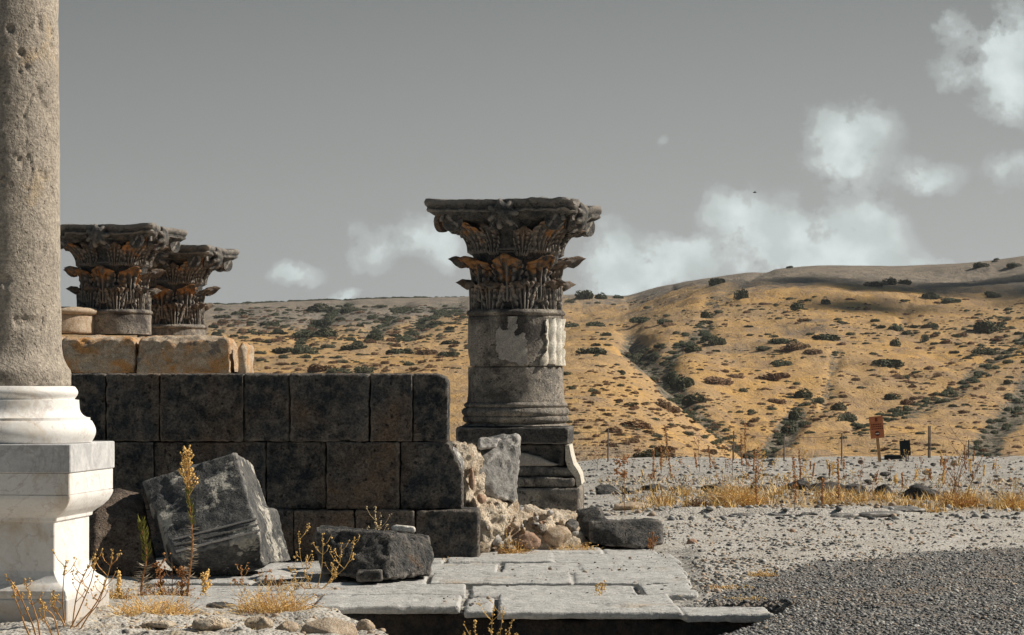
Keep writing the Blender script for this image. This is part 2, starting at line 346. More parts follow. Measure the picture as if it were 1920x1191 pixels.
# ground material: masks in a colour attribute (R gravel, G grass earth, B rubble, A unused)
def ground_mat():
    m, t, b = new_mat('ground_dust'); geo = N(t, 'ShaderNodeNewGeometry'); vec = geo.outputs['Position']
    at = N(t, 'ShaderNodeAttribute'); at.attribute_name = 'zones'; sp = N(t, 'ShaderNodeSeparateColor'); t.links.new(at.outputs['Color'], sp.inputs[0])
    n1 = noise(t, vec, 1.1, 6, .65); n2 = noise(t, vec, 7, 6, .7); n3 = noise(t, vec, 45, 3, .7)
    vo = N(t, 'ShaderNodeTexVoronoi', ins={'Scale': 40.0, 'Randomness': 1.0}); t.links.new(vec, vo.inputs['Vector'])
    vo2 = N(t, 'ShaderNodeTexVoronoi', ins={'Scale': 14.0}); t.links.new(vec, vo2.inputs['Vector'])
    pale = mix(t, ramp(t, n1, [(.35, 0), (.65, 1)]), (.48, .445, .395), (.59, .57, .535))
    pale = mix(t, ramp(t, n2, [(.45, 0), (.72, .8)]), pale, (.37, .335, .29))
    sv_ = N(t, 'ShaderNodeSeparateColor'); t.links.new(vo.outputs['Color'], sv_.inputs[0])
    sv2 = N(t, 'ShaderNodeSeparateColor'); t.links.new(vo2.outputs['Color'], sv2.inputs[0])
    peb = mth(t, 'MULTIPLY', mth(t, 'MULTIPLY', ramp(t, sv_.outputs[0], [(.6, 0), (.62, 1)]), ramp(t, noise(t, vec, .55, 4, .7), [(.44, .4), (.56, 1)])), ramp(t, vo.outputs['Distance'], [(.3, 1), (.42, 0)]))
    pale = mix(t, mth(t, 'MULTIPLY', peb, .75), pale, mix(t, sv_.outputs[1], (.12, .12, .12), (.42, .38, .33)))
    grav = mix(t, sv_.outputs[1], (.11, .11, .11), (.34, .335, .32)); grav = mix(t, ramp(t, n1, [(.45, 0), (.62, .7)]), grav, (.27, .215, .17))
    g1 = mth(t, 'ADD', sp.outputs[0], mth(t, 'MULTIPLY', mth(t, 'SUBTRACT', noise(t, vec, 5, 5, .7), .5), 1.1))
    c = mix(t, ramp(t, g1, [(.45, 0), (.6, 1)]), pale, grav)
    earth = mix(t, ramp(t, n2, [(.4, 0), (.6, 1)]), (.36, .25, .13), (.47, .36, .22))
    g2 = mth(t, 'ADD', sp.outputs[1], mth(t, 'MULTIPLY', mth(t, 'SUBTRACT', n2, .5), 1.0))
    c = mix(t, ramp(t, g2, [(.4, 0), (.65, .9)]), c, earth)
    rub = mix(t, ramp(t, sv2.outputs[0], [(.45, 0), (.6, 1)]), (.42, .40, .37), (.17, .165, .16))
    g3 = mth(t, 'ADD', sp.outputs[2], mth(t, 'MULTIPLY', mth(t, 'SUBTRACT', n2, .5), 1.2))
    c = mix(t, ramp(t, g3, [(.45, 0), (.75, .65)]), c, rub)
    c = mix(t, 1.0, c, ramp(t, n3, [(.3, .7), (.7, 1.2)]), 'MULTIPLY')
    t.links.new(c, b.inputs['Base Color']); b.inputs['Roughness'].default_value = .95; b.inputs['Specular IOR Level'].default_value = .1
    h = mth(t, 'SUBTRACT', mth(t, 'ADD', mth(t, 'MULTIPLY', n2, 1.0), mth(t, 'MULTIPLY', n3, .4)), mth(t, 'MULTIPLY', vo.outputs['Distance'], mth(t, 'ADD', mth(t, 'MULTIPLY', sp.outputs[0], .55), .42)))
    bp = N(t, 'ShaderNodeBump', ins={'Strength': .85, 'Distance': .028}); t.links.new(h, bp.inputs['Height']); t.links.new(bp.outputs[0], b.inputs['Normal'])
    return m
M['ground'] = ground_mat()
def hill_mat():
    m, t, b = new_mat('dry_hillside'); geo = N(t, 'ShaderNodeNewGeometry'); vec = geo.outputs['Position']
    mp = N(t, 'ShaderNodeMapping'); mp.inputs['Scale'].default_value = (1, .45, 1); t.links.new(vec, mp.inputs[0]); v2 = mp.outputs[0]
    at = N(t, 'ShaderNodeAttribute'); at.attribute_name = 'zones'; sp = N(t, 'ShaderNodeSeparateColor'); t.links.new(at.outputs['Color'], sp.inputs[0])
    n1 = noise(t, v2, .03, 6, .65); n2 = noise(t, v2, .16, 7, .7); n3 = noise(t, v2, .9, 5, .75); n4 = noise(t, v2, .35, 6, .75, .8)
    c = mix(t, ramp(t, n1, [(.38, 0), (.62, 1)]), (.60, .37, .145), (.49, .34, .185))
    c = mix(t, ramp(t, n2, [(.43, 0), (.62, .85)]), c, (.36, .255, .165))
    gz = mth(t, 'ADD', sp.outputs[1], mth(t, 'MULTIPLY', mth(t, 'SUBTRACT', n2, .5), .8))
    gray = mix(t, ramp(t, n2, [(.4, 0), (.6, 1)]), (.30, .255, .205), (.215, .195, .17))
    c = mix(t, ramp(t, gz, [(.35, 0), (.7, 1)]), c, gray)
    # patchy low scrub and stone
    sc_ = mth(t, 'ADD', sp.outputs[0], mth(t, 'MULTIPLY', mth(t, 'SUBTRACT', n4, .5), 1.6))
    scrub = mix(t, ramp(t, n3, [(.42, 0), (.6, 1)]), (.07, .085, .075), (.24, .215, .18))
    c = mix(t, ramp(t, sc_, [(.35, 0), (.6, .9)]), c, scrub)
    c = mix(t, ramp(t, n3, [(.5, 0), (.68, .6)]), c, (.22, .16, .115))
    c = mix(t, 1.0, c, ramp(t, n3, [(.3, .82), (.7, 1.15)]), 'MULTIPLY')
    t.links.new(c, b.inputs['Base Color']); b.inputs['Roughness'].default_value = 1; b.inputs['Specular IOR Level'].default_value = 0
    bp = N(t, 'ShaderNodeBump', ins={'Strength': .8, 'Distance': 1.2}); t.links.new(mth(t, 'ADD', n4, mth(t, 'MULTIPLY', n3, .5)), bp.inputs['Height']); t.links.new(bp.outputs[0], b.inputs['Normal'])
    return m
M['hill'] = hill_mat()

# ------------------------------------------------------------------ ground
def px_of(X, Y, Z=0): return CX + X / Y * F, HY + (H - Z) / Y * F
def trench_mask(X, Y):
    lx = -.84 - (Y - 15.8) * .27 + .03 * np.sin(Y * 9); rx = 1.14 + (Y - 15.35) * .3
    a = sstep(lx - .02, lx + .22, X); b = 1 - sstep(rx - .22, rx + .12, X)
    return a * b * (1 - sstep(17.55, 17.75, Y)) * sstep(10, 13, Y)
def in_pave(X, Y):
    a = sstep(-2.9, -2.6, X) * (1 - sstep(1.15, 1.35, X - (Y - 18) * .06)) * sstep(17.2, 17.4, Y) * (1 - sstep(24.0, 24.3, Y)); return a
def gz(X, Y):
    X = np.asarray(X, float); Y = np.asarray(Y, float)
    z = f2(X * .8, Y * .8, 4, 3) * .02 + f2(X * 5, Y * 5, 3, 4) * .012 + f2(X * 14, Y * 14, 2, 6) * .006
    z = z - .5 * trench_mask(X, Y)
    z = z - .034 * in_pave(X, Y) + .015 * in_pave(X, Y) * f2(X * 2.2, Y * 1.5, 3, 8)
    dirt = (1 - sstep(-.95, -.75, X)) * (1 - sstep(16.9, 17.3, Y)) * sstep(13, 15, Y)
    z = z + dirt * (-.01 + .10 * np.abs(f2(X * 2.6, Y * 2.6, 5, 12)) + .02 * f2(X * 9, Y * 9, 3, 13))
    led = sstep(29.6, 30.2, Y) * sstep(.5, 2, X)
    z = z + sstep(29.95, 30.05, Y) * sstep(1.2, 2, X) * (1 - sstep(4.2, 5, X)) * .06 + led * (.02 + f2(X * 1.1, Y * 1.1, 4, 9) * .05)
    z = z + sstep(36, 40, Y) * (.0155 * X - .10) * sstep(36, 54, Y) + sstep(38, 42, Y) * f2(X * .6, Y * .6, 4, 10) * .05
    z = z - sstep(.0, 1.0, (Y - 55.5) / 12) * 6
    return z
yy = np.concatenate([np.array([-30, -10, 0, 4, 8, 11]), 1 / np.linspace(1 / 13.0, 1 / 60.0, 470), np.linspace(61, 70, 6)])
uu = np.linspace(-.26, .26, 560)
YY, UU = np.meshgrid(yy, uu, indexing='ij')
XX = UU * np.maximum(YY, 0) + UU / .26 * np.where(YY < 13, (13 - YY) * .6 + 0, 0) + UU / .26 * 2 + np.sign(UU) * sstep(.235, .26, np.abs(UU)) * 40
ZZ = gz(XX, YY)
V = np.stack([XX, YY, ZZ], -1).reshape(-1, 3)
nr, nc = YY.shape
def gridfaces(nr, nc):
    i = np.arange(nr - 1)[:, None] * nc + np.arange(nc - 1)[None, :]
    return np.stack([i, i + 1, i + nc + 1, i + nc], -1).reshape(-1, 4)
def np_mesh(name, V, Fq):
    me = bpy.data.meshes.new(name); me.vertices.add(len(V)); me.vertices.foreach_set('co', V.ravel().astype(np.float32))
    n = len(Fq); k = Fq.shape[1]; me.loops.add(n * k); me.loops.foreach_set('vertex_index', Fq.ravel().astype(np.int32))
    me.polygons.add(n); me.polygons.foreach_set('loop_start', np.arange(0, n * k, k, dtype=np.int32)); me.polygons.foreach_set('loop_total', np.full(n, k, dtype=np.int32))
    me.update(calc_edges=True); me.validate(); return me
gm = np_mesh('ground', V, gridfaces(nr, nc))
def gravel_mask(X, Y):
    px, py = px_of(X, np.maximum(Y, 1))
    # upper boundary of the dark gravel in the picture: from (1300,1130) curving to (1920,1035)
    bx = np.interp(px, [900, 1290, 1340, 1420, 1500, 1620, 1750, 1920, 2600], [1300, 1170, 1110, 1078, 1058, 1045, 1034, 1028, 1010])
    return sstep(-10, 14, py - bx + 16 * f2(X * 1.3, Y * .9, 4, 70))
def attr(me, R_, G_, B_):
    a = me.color_attributes.new('zones', 'FLOAT_COLOR', 'POINT'); c = np.ones((R_.size, 4), np.float32)
    c[:, 0] = R_.ravel(); c[:, 1] = G_.ravel(); c[:, 2] = B_.ravel(); a.data.foreach_set('color', c.ravel())
px_, py_ = px_of(XX, np.maximum(YY, 1))
grass = sstep(30.3, 31, YY) * (1 - sstep(36, 38, YY)) * sstep(2, 2.6, XX) * .75
rubb = np.clip(sstep(29.5, 31, YY) * .62 + trench_mask(XX, YY) * .9, 0, 1)
dirt_ = (1 - sstep(-.95, -.6, XX)) * (1 - sstep(16.9, 17.3, YY)); attr(gm, gravel_mask(XX, YY), np.maximum(np.maximum(grass, .38 * dirt_), (.3 * in_pave(XX, YY) + .26 * sstep(36, 38, YY))), np.maximum(rubb, .95 * in_pave(XX, YY)))
go = link('ground', gm, M['ground'], smooth=True); tag(go, kind='structure')

# ------------------------------------------------------------------ hills
SK = [(-400, 600), (100, 582), (390, 573), (480, 568), (600, 563), (740, 559), (870, 558), (1000, 556), (1060, 555), (1100, 553), (1175, 556), (1240, 537), (1300, 526), (1400, 511), (1500, 501), (1560, 498), (1700, 500), (1800, 495), (1860, 489), (1920, 479), (2300, 450)]
GUL = [([(1185, 655), (1225, 690), (1262, 725), (1290, 770), (1350, 830), (1420, 880)], 25, 6.0, 1.0),
       ([(1330, 618), (1300, 640), (1262, 668), (1240, 700)], 16, 3.0, .6),
       ([(1500, 775), (1478, 805), (1462, 830), (1440, 850), (1420, 880)], 22, 3.5, .99),
       ([(1570, 680), (1555, 720), (1545, 760), (1500, 800)], 12, 2.0, .5),
       ([(1960, 715), (1915, 765), (1868, 800), (1850, 835), (1815, 880)], 30, 3.0, .99),
       ([(1930, 640), (1860, 690), (1790, 740), (1700, 775), (1600, 810)], 14, 2.2, .55),
       ([(1700, 590), (1690, 640), (1760, 680), (1790, 710)], 10, 1.8, .35),
       ([(1100, 590), (1020, 640), (940, 650)], 14, 2.5, .3),
       ([(1260, 540), (1230, 560), (1180, 575)], 8, 2.5, .4), ([(1440, 505), (1400, 545), (1330, 580)], 12, 3, .5),
       ([(650, 575), (600, 610), (560, 640)], 14, 5, .7), ([(760, 580), (720, 610), (680, 640)], 14, 5, .6), ([(860, 580), (800, 600), (760, 640)], 14, 4, .6)]
def segd(px, py, pts):
    best = np.full(np.shape(px), 1e9)
    for (x0, y0), (x1, y1) in zip(pts, pts[1:]):
        dx, dy = x1 - x0, y1 - y0; L = dx * dx + dy * dy
        t = np.clip(((px - x0) * dx + (py - y0) * dy) / L, 0, 1)
        best = np.minimum(best, np.hypot(px - x0 - t * dx, (py - y0 - t * dy)))
    return best
def sm(x, xa, ya, r):
    return sum(np.interp(x + o, xa, ya) * w_ for o, w_ in ((-1.5 * r, .12), (-.75 * r, .22), (0, .32), (.75 * r, .22), (1.5 * r, .12)))
def hill(px, D):
    """terrain height beyond the plateau, and scrub / grey zones"""
    S = sm(px, [a for a, b in SK], [b for a, b in SK], 14)
    Ds = sm(px, [900, 1180, 1300, 1900], [1500, 1350, 1050, 1150], 60)
    t = np.clip((D - 400) / (Ds - 400), 0, 1)
    main = 885 + (S - 885) * (1 - (1 - t) ** 1.7)
    cr = sm(px, [-400, 500, 900, 1050, 1120, 1190, 1250, 1300, 1360, 1400, 1460], [700, 705, 700, 695, 694, 712, 745, 782, 832, 868, 900], 16)
    ts = np.clip((D - 230) / (400 - 230), 0, 1)
    spur = 900 + (cr - 900) * np.sin(ts * math.pi / 2)
    back = sstep(400, 470, D); base = 885 - 22 * np.log1p(np.exp((885 - cr - 42) / 22)); main2 = base + (S - base) * (1 - (1 - t) ** 1.7)
    ysp = np.where(D < 400, spur, cr + 30 * back)
    ys = np.minimum(np.where(D < 400, spur, 5000), np.where(D < 400, 5000, np.minimum(main2, ysp * (D < 470) + 5000 * (D >= 470))))
    ys = np.where(D >= 400, np.where(D < 520, np.minimum(main2, cr + 34 * sstep(400, 430, D) + 300 * sstep(430, 520, D)), main2), spur)
    X = (px - CX) / F * D
    amp = (1 - .85 * sstep(.8, 1, t)) * sstep(240, 330, D)
    n = f2(X / 85, D / 130, 4, 21) * 4.5 + (.5 - np.abs(f2(X / 60 + D / 110, D / 50, 4, 33, .6))) * 2.4 + f2(X / 22, D / 24, 5, 41, .6) * 2.4 + f2(X / 5, D / 6, 2, 43) * .35
    n = n * np.where(D < 400, .45, 1)
    z = (HY - ys) / F * D + H
    sc = np.zeros_like(z)
    for pts, wd, dep, k in GUL:
        d = segd(px, ys, pts) + 6 * vn(np.stack([X / 12, D / 30, 0 * X], -1), 5); g = np.exp(-(d / wd) ** 2)
        g = g * np.where(D < 400, sstep(1385, 1450, px), 1)
        z = z - dep * (.6 if k >= 1 else .3) * g; sc = np.maximum(sc, g * k)
    z = z + n * amp
    over = D > Ds; z = np.where(over, z - (D - Ds) * .03, z)
    # plateau flank and valley floor in front
    front = np.interp(D, [66, 90, 150, 230, 300], [-5.5, -14, -18, -12, 0]); k = sstep(210, 300, D)
    z = np.where(D < 300, front * (1 - k) + z * k, z)
    ysn = HY + (H - z) / D * F
    lim = np.interp(px, [700, 1150, 1300, 1900], [655, 612, 590, 600]); grey = .95 * sstep(-5, 75, lim - ys + 10 * f2(X / 60, D / 60, 3, 66))
    grey = np.maximum(grey, .22 + .5 * f2(X / 40, D / 60, 3, 67))
    low = .32 * sstep(790, 850, ys) * (D > 400) * sstep(1380, 1450, px); rr = .3 * sstep(1780, 1900, px) * sstep(620, 700, ys)
    sc = np.maximum(sc, np.maximum(low, rr)) + .14 * (px < 900) * sstep(640, 600, ys)
    rocky = .42 * np.exp(-(segd(px, ys, [(1440, 505), (1500, 515), (1540, 530)]) / 12) ** 2); sc = np.maximum(sc, rocky)
    return z, sc, grey
DD = np.concatenate([np.linspace(64, 220, 24), np.linspace(225, 520, 150), np.linspace(524, 1120, 200)[0:], np.linspace(1125, 1560, 90), np.array([1700, 2000, 2600, 3500])])
PX = np.concatenate([np.linspace(-900, -20, 40), np.linspace(-10, 1960, 760), np.linspace(1975, 2900, 50)])
D2, P2 = np.meshgrid(DD, PX, indexing='ij')
hz, hs_, hg = hill(P2, D2)
Vh = np.stack([(P2 - CX) / F * D2, D2, hz], -1).reshape(-1, 3)
hm = np_mesh('hillside', Vh, gridfaces(*D2.shape)); attr(hm, hs_, hg, hg * 0)
ho = link('hillside', hm, M['hill'], smooth=True); tag(ho, kind='structure')
# visible surface lookup
YSg = HY + (H - hz) / D2 * F
def hit(x, y):
    j = int(np.argmin(np.abs(PX - x))); col = YSg[:, j]; m = np.where((col <= y) & (DD > 215))[0]
    if len(m) == 0: return None
    D = DD[m[0]]; z = hz[m[0], j]
    return Vector(((PX[j] - CX) / F * D, D, z))

# ------------------------------------------------------------------ shrubs
def shrub_mesh(name, seed, flat_=.55):
    rr = random.Random(seed); V = []; Fc = []
    lumps = [(rr.uniform(-.5, .5), rr.uniform(-.4, .4), rr.uniform(.1, .4) * flat_, rr.uniform(.3, .55)) for _ in range(6)]
    for (a, b, c, r) in lumps:
        for k in range(150):
            th = rr.uniform(0, 6.283); ph = math.acos(rr.uniform(-.45, 1)); q = r * rr.uniform(.65, 1.08)
            p = Vector((a + q * math.sin(ph) * math.cos(th), b + q * math.sin(ph) * math.sin(th), c + q * math.cos(ph) * (flat_ + .2)))
            if p.z < -.02: p.z = rr.uniform(0, .05)
            d1 = Vector((rr.uniform(-1, 1), rr.uniform(-1, 1), rr.uniform(-1, 1))).normalized() * rr.uniform(.06, .13)
            d2 = d1.orthogonal().normalized() * rr.uniform(.04, .09); i = len(V)
            V += [tuple(p - d1), tuple(p + d2), tuple(p + d1), tuple(p - d2)]; Fc.append((i, i + 1, i + 2, i + 3))
    for (a, b, c, r) in lumps:   # inner mass so the crown is not see-through everywhere
        i = len(V); r2 = r * .7
        for k in range(6):
            V.append((a + r2 * math.cos(k * 1.047), b + r2 * math.sin(k * 1.047), 0))
        V.append((a, b, c + r2 * .7))
        for k in range(6): Fc.append((i + k, i + (k + 1) % 6, i + 6))
    me = bpy.data.meshes.new(name); me.from_pydata(V, [], Fc); me.update(); return me
SM = [shrub_mesh('shrub', s, .6 + .15 * (s % 3)) for s in range(6)]
SMd = [m.copy() for m in SM]
for m in SM: m.materials.append(M['shrub'])
for m in SMd: m.materials.append(M['shrub_dry'])
# (px, py of foot, width px, dry?, height factor)
NOT = [(1097, 562, 28, 0, 1.3), (1127, 562, 18, 0, 1.2), (1161, 560, 16, 0, .9), (1345, 533, 30, 0, 1.1), (1392, 560, 20, 0, 1.6), (1445, 507, 26, 0, .5), (1480, 503, 12, 0, .8), (1670, 535, 20, 0, 1.2), (1697, 533, 22, 0, 1), (1640, 537, 30, 0, .7),
       (1495, 582, 22, 0, 1.2), (1550, 572, 16, 0, 1.3), (1205, 603, 36, 0, .6), (1248, 607, 24, 0, .7), (1325, 597, 18, 0, 1.4), (1324, 606, 28, 0, .5), (1120, 612, 30, 0, .7), (1070, 614, 26, 0, .7),
       (1113, 664, 46, 0, .7), (1180, 672, 24, 0, .7), (1200, 678, 28, 0, .9), (1253, 612, 26, 1, .6), (1510, 603, 24, 1, .5), (1550, 637, 50, 0, .45), (1462, 647, 46, 0, .6), (1478, 660, 24, 1, .8), (1500, 657, 36, 1, .8), (1525, 663, 34, 1, .7), (1437, 658, 26, 0, .6),
       (1468, 688, 30, 0, .7), (1377, 709, 32, 1, .6), (1350, 720, 46, 1, .5), (1440, 713, 40, 1, .6), (1465, 707, 36, 1, .6), (1507, 748, 26, 0, 1.2), (1535, 757, 20, 0, 1), (1450, 758, 30, 1, .7), (1395, 738, 14, 0, 1), (1445, 772, 16, 0, .8),
       (1680, 622, 26, 0, 1), (1680, 650, 20, 0, 1.4), (1735, 645, 14, 0, 1.8), (1747, 615, 20, 0, .9), (1850, 620, 44, 0, .8), (1845, 665, 36, 0, .7), (1665, 686, 56, 0, .55), (1605, 716, 16, 1, 1), (1750, 560, 22, 0, .8), (1785, 568, 30, 0, .5), (1740, 560, 20, 0, 1), (1865, 560, 26, 0, .9), (1860, 555, 18, 0, .8),
       (1900, 503, 24, 0, .6), (1838, 503, 22, 0, .8), (1870, 488, 10, 0, .8), (1904, 482, 14, 0, .9), (1865, 492, 10, 0, .9), (1700, 760, 22, 1, .9), (1672, 752, 24, 0, .9), (1572, 770, 26, 0, 1), (1590, 790, 34, 0, .9), (1235, 655, 20, 0, .8), (1330, 640, 30, 0, 1), (1345, 648, 26, 0, 1.1), (1300, 660, 26, 0, .9),
       (1280, 727, 44, 0, 1.2), (1265, 718, 30, 0, 1.1), (1300, 760, 34, 0, 1.1), (1490, 790, 22, 0, 1.6), (1480, 815, 26, 0, 1.5), (1510, 800, 20, 0, 1.1), (1288, 816, 20, 0, .9), (1230, 823, 18, 0, .8), (1190, 768, 16, 1, .8), (1158, 756, 14, 1, .8), (1106, 757, 16, 1, .8), (1188, 803, 46, 1, .5), (1240, 765, 30, 1, .8), (1257, 772, 30, 1, .8), (1150, 815, 24, 1, .9), (1187, 834, 24, 1, .8), (1135, 802, 12, 1, .8), (1100, 808, 14, 1, .8),
       (1210, 866, 44, 0, .8), (1245, 862, 30, 1, .9), (1240, 850, 36, 1, .8), (1330, 850, 30, 1, .8),
       (840, 668, 34, 0, .7), (800, 664, 40, 1, .5), (612, 654, 24, 0, .8), (575, 662, 40, 0, .8), (525, 665, 36, 0, .7), (487, 664, 20, 0, .8), (520, 640, 20, 1, .4), (640, 700, 40, 0, .6), (600, 695, 40, 1, .6), (683, 702, 30, 0, .9), (660, 655, 40, 0, .6), (700, 640, 24, 0, 1), (610, 633, 34, 0, 1), (573, 634, 36, 0, .8), (600, 615, 30, 0, 1.1), (730, 601, 14, 0, 1.2), (675, 613, 14, 0, 1.1), (758, 640, 24, 0, .7), (653, 588, 30, 0, 1.0), (600, 585, 40, 0, .7), (820, 610, 26, 0, .8), (790, 620, 22, 0, .8), (700, 598, 20, 0, .9), (845, 645, 26, 0, .6), (750, 663, 50, 0, .5), (450, 590, 30, 0, .6), (420, 596, 26, 0, .5)]
rs = random.Random(5); cand = []
for (x, y, wd, dry, hf) in NOT: cand.append((x, y, wd, dry, hf, 1))
tries = 0
while len(cand) < 3000 and tries < 24000:
    tries += 1
    x = rs.uniform(400, 1925)
    if 880 < x < 1050: continue
    y = rs.uniform(560, 868) if x > 1050 else rs.uniform(575, 702)
    j = int(np.argmin(np.abs(PX - x))); yt = np.interp(x, [a for a, b in SK], [b for a, b in SK])
    if y < yt + 10: continue
    dens_ = .28 + .72 * (f2(np.array(x / 70.), np.array(y / 28.), 2, 77) > .12)
    if 1050 < x < 1300 and y > 700: dens_ = .9
    if x < 880: dens_ = .9 if y < 645 else .4
    if rs.random() > dens_: continue
    wd = rs.choice([3, 3.5, 4, 4, 5, 5, 6, 7, 8, 10, 12, 15]) * (.85 if y < 600 else 1.0); dry = rs.random() < (.3 if y < 680 else .68)
    cand.append((x, y, wd * 1.05, int(dry), rs.uniform(.5, 1.0), 0))
cand.sort(key=lambda c: -c[2] * (3 if c[5] else 1))
def zone(x, y):
    if x < 880: return 'on the far slope seen above the dark wall'
    if y < 560 and x > 1175: return 'high on the grey ridge under the clouds'
    if x < 1180 and y < 570: return 'on the skyline just right of the column'
    if x < 1370 and y > 690: return 'on the golden spur right of the column'
    if x < 1400: return 'on the open slope between the column and the ravine'
    if x < 1620: return 'on the hillside left of the red sign'
    return 'on the hillside above and right of the red sign'
rest = []
cnt = 0
for (x, y, wd, dry, hf, note) in cand:
    p = hit(x, y)
    if p is None: continue
    wm = wd / F * p.y / 1.3
    if cnt < 290:
        s = rs.randrange(6); o = bpy.data.objects.new('shrub', (SMd if dry else SM)[s]); COL.objects.link(o)
        o.location = p - Vector((0, 0, .1 * wm)); o.scale = (wm, wm * .8, wm * max(.6, hf) * .95); o.rotation_euler = (0, 0, rs.choice([0, 3.14]) + rs.uniform(-.4, .4))
        kind_ = 'dry brown' if dry else 'dark green'; size = 'broad' if wd > 24 else ('middling' if wd > 13 else 'small')
        shape_ = 'upright' if hf > 1 else ('spreading' if hf < .65 else 'rounded')
        tag(o, f'{size} {shape_} {kind_} shrub {zone(x, y)}', 'shrub', 'shrubs dotted over the dry hillside'); cnt += 1
    else: rest.append((p, wm, dry, hf))
sv0 = np.array([v.co[:] for v in SM[0].vertices]).reshape(-1, 3); sf0 = np.array([tuple(f.vertices) for f in SM[0].polygons if len(f.vertices) == 4])[::2]
for dry in (0, 1):
    Vs = []; Fs = []; off = 0
    for (p, wm, d, hf) in rest:
        if d != dry: continue
        for q in range(2):
            pp = p if q == 0 else p + Vector((rs.uniform(-4, 4), 0, 0))
            Vs.append(sv0 * np.array([wm, wm, wm * hf]) * (1 if q == 0 else .6) + np.array(pp)); Fs.append(sf0 + off); off += len(sv0)
    # extra low ground scrub in the gullies
    if Vs:
        me = np_mesh('hill_scrub', np.concatenate(Vs), np.concatenate(Fs)); o = link('hill_scrub', me, M['shrub_dry' if dry else 'shrub'])
        tag(o, ('low brown scrub' if dry else 'low green scrub') + ' scattered between the larger shrubs of the hillside', 'scrub', kind='stuff')
# gully scrub and the far wood on the mesa rim
Vs = []; Fs = []; off = 0
for pts, wd, dep, k in GUL:
    if k < .55: continue
    L = 0
    for (x0, y0), (x1, y1) in zip(pts, pts[1:]):
        nn = int(math.hypot(x1 - x0, y1 - y0) / 2.6)
        for i in range(nn):
            t = rs.random(); x = x0 + (x1 - x0) * t + rs.gauss(0, wd * .5); y = y0 + (y1 - y0) * t + rs.gauss(0, wd * .35)
            p = hit(x, y)
            if p is None: continue
            wm = rs.uniform(5, 13) / F * p.y; Vs.append(sv0 * np.array([wm, wm, wm * rs.uniform(.6, 1.1)]) + np.array(p)); Fs.append(sf0 + off); off += len(sv0)
o = link('ravine_scrub', np_mesh('ravine_scrub', np.concatenate(Vs), np.concatenate(Fs)), M['shrub']); tag(o, 'dense dark scrub filling the ravines of the hillside', 'scrub', kind='stuff')
Vs = []; Fs = []; off = 0
for i in range(620):
    x = 380 + 490 * rs.random() ** .9
    S = np.interp(x, [a for a, b in SK], [b for a, b in SK]); j = int(np.argmin(np.abs(PX - x))); kk = np.argmin(np.where(DD < 1600, YSg[:, j], 9999)); D = DD[kk]
    p = Vector(((x - CX) / F * D, D + rs.uniform(-5, 25), hz[kk, j] - .3)); hh = rs.uniform(6, 11) / F * D * .5; 
    if x > 800: hh *= .6
    Vs.append(sv0 * np.array([hh * 1.3, hh, hh * 1.15]) + np.array(p)); Fs.append(sf0 + off); off += len(sv0)
o = link('far_wood', np_mesh('far_wood', np.concatenate(Vs), np.concatenate(Fs)), M['shrub']); tag(o, 'dark line of trees along the flat far ridge', 'wood', kind='stuff')

# unseen cumulus added out of frame to shade the upper right ridge
def cloud():
    rr = random.Random(3); c = (hit(1730, 552) or Vector((150, 1000, 40))) + sdir * 2600; hulls = []
    bm = bmesh.new()
    for i in range(7):
        m = Matrix.Translation(c + Vector((rr.uniform(-44, 52), rr.uniform(-60, 60), rr.uniform(-4, 4)))) @ Matrix.Diagonal((rr.uniform(16, 30), rr.uniform(14, 26), rr.uniform(5, 9), 1))
        bmesh.ops.create_icosphere(bm, subdivisions=3, radius=1, matrix=m)
    me = bpy.data.meshes.new('cloud'); bm.to_mesh(me); bm.free()
    m = flat('cloud_white', (.8, .82, .83), rough=1, var=.03)
    tag(link('cloud', me, m, smooth=True), 'unseen cumulus added out of frame on the right to shade the ridge', 'cloud', kind='structure')
cloud()

# ------------------------------------------------------------------ pavement
def pavement():
    hulls = []
    def sl(x0, x1, y0, y1, top, thick, skew=.0):
        c = .006; p = []
        for (a, b, dz) in ((0, 0, 0), (c, c, c)):
            pass
        pts = []
        for x, sx_ in ((x0, 1), (x1, -1)):
            for y, sy_ in ((y0, 1), (y1, -1)):
                xs = x + skew * (y - y0)
                pts += [(xs + sx_ * c, y + sy_ * c, top), (xs, y, top - c), (xs, y, top - thick)]
        hulls.append(pts)
    g = .032
    ed = [17.5, 18.45, 19.5, 20.7, 22.0, 23.2, 24.2]
    rows = [None, [-2.6, -1.55, -.3, .9, 1.32], [-2.7, -1.9, -.62, .45, 1.34], [-2.7, -1.2, -.1, .55, 1.38], [-1.6, -.55, .35, 1.42], [-1.2, -.1, .8, 1.3]]
    rr = random.Random(4)
    T = .05
    sl(-1.30, -.345, 17.42, 18.45 - g, .0, T); sl(-.31, -.12, 17.32, 18.45 - g, -.02, T); sl(-.09, 1.08, 16.95, 18.45 - g, .004, T); sl(1.10, 1.66, 16.9, 17.5, -.01, T)
    sl(-2.6, -1.34, 17.2, 18.45 - g, -.004, T)
    for k in range(1, 6):
        xs = rows[k]
        for a, b in zip(xs, xs[1:]): sl(a + g * rr.uniform(.3, .8), b - g * rr.uniform(.3, .8), ed[k], ed[k + 1] - g * rr.uniform(.9, 1.9), rr.uniform(-.016, .010), .12, rr.uniform(-.02, .02))
    o = rock('pavement', hulls, M['pave'], voxel=.015, amp=.007, sc=6.5, chips=.008, big=.002, octs=5)
    tag(o, kind='structure')
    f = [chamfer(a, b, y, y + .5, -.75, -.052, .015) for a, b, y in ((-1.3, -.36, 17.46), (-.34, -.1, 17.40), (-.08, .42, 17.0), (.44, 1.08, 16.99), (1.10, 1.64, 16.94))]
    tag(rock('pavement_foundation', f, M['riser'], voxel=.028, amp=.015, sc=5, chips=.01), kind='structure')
pavement()

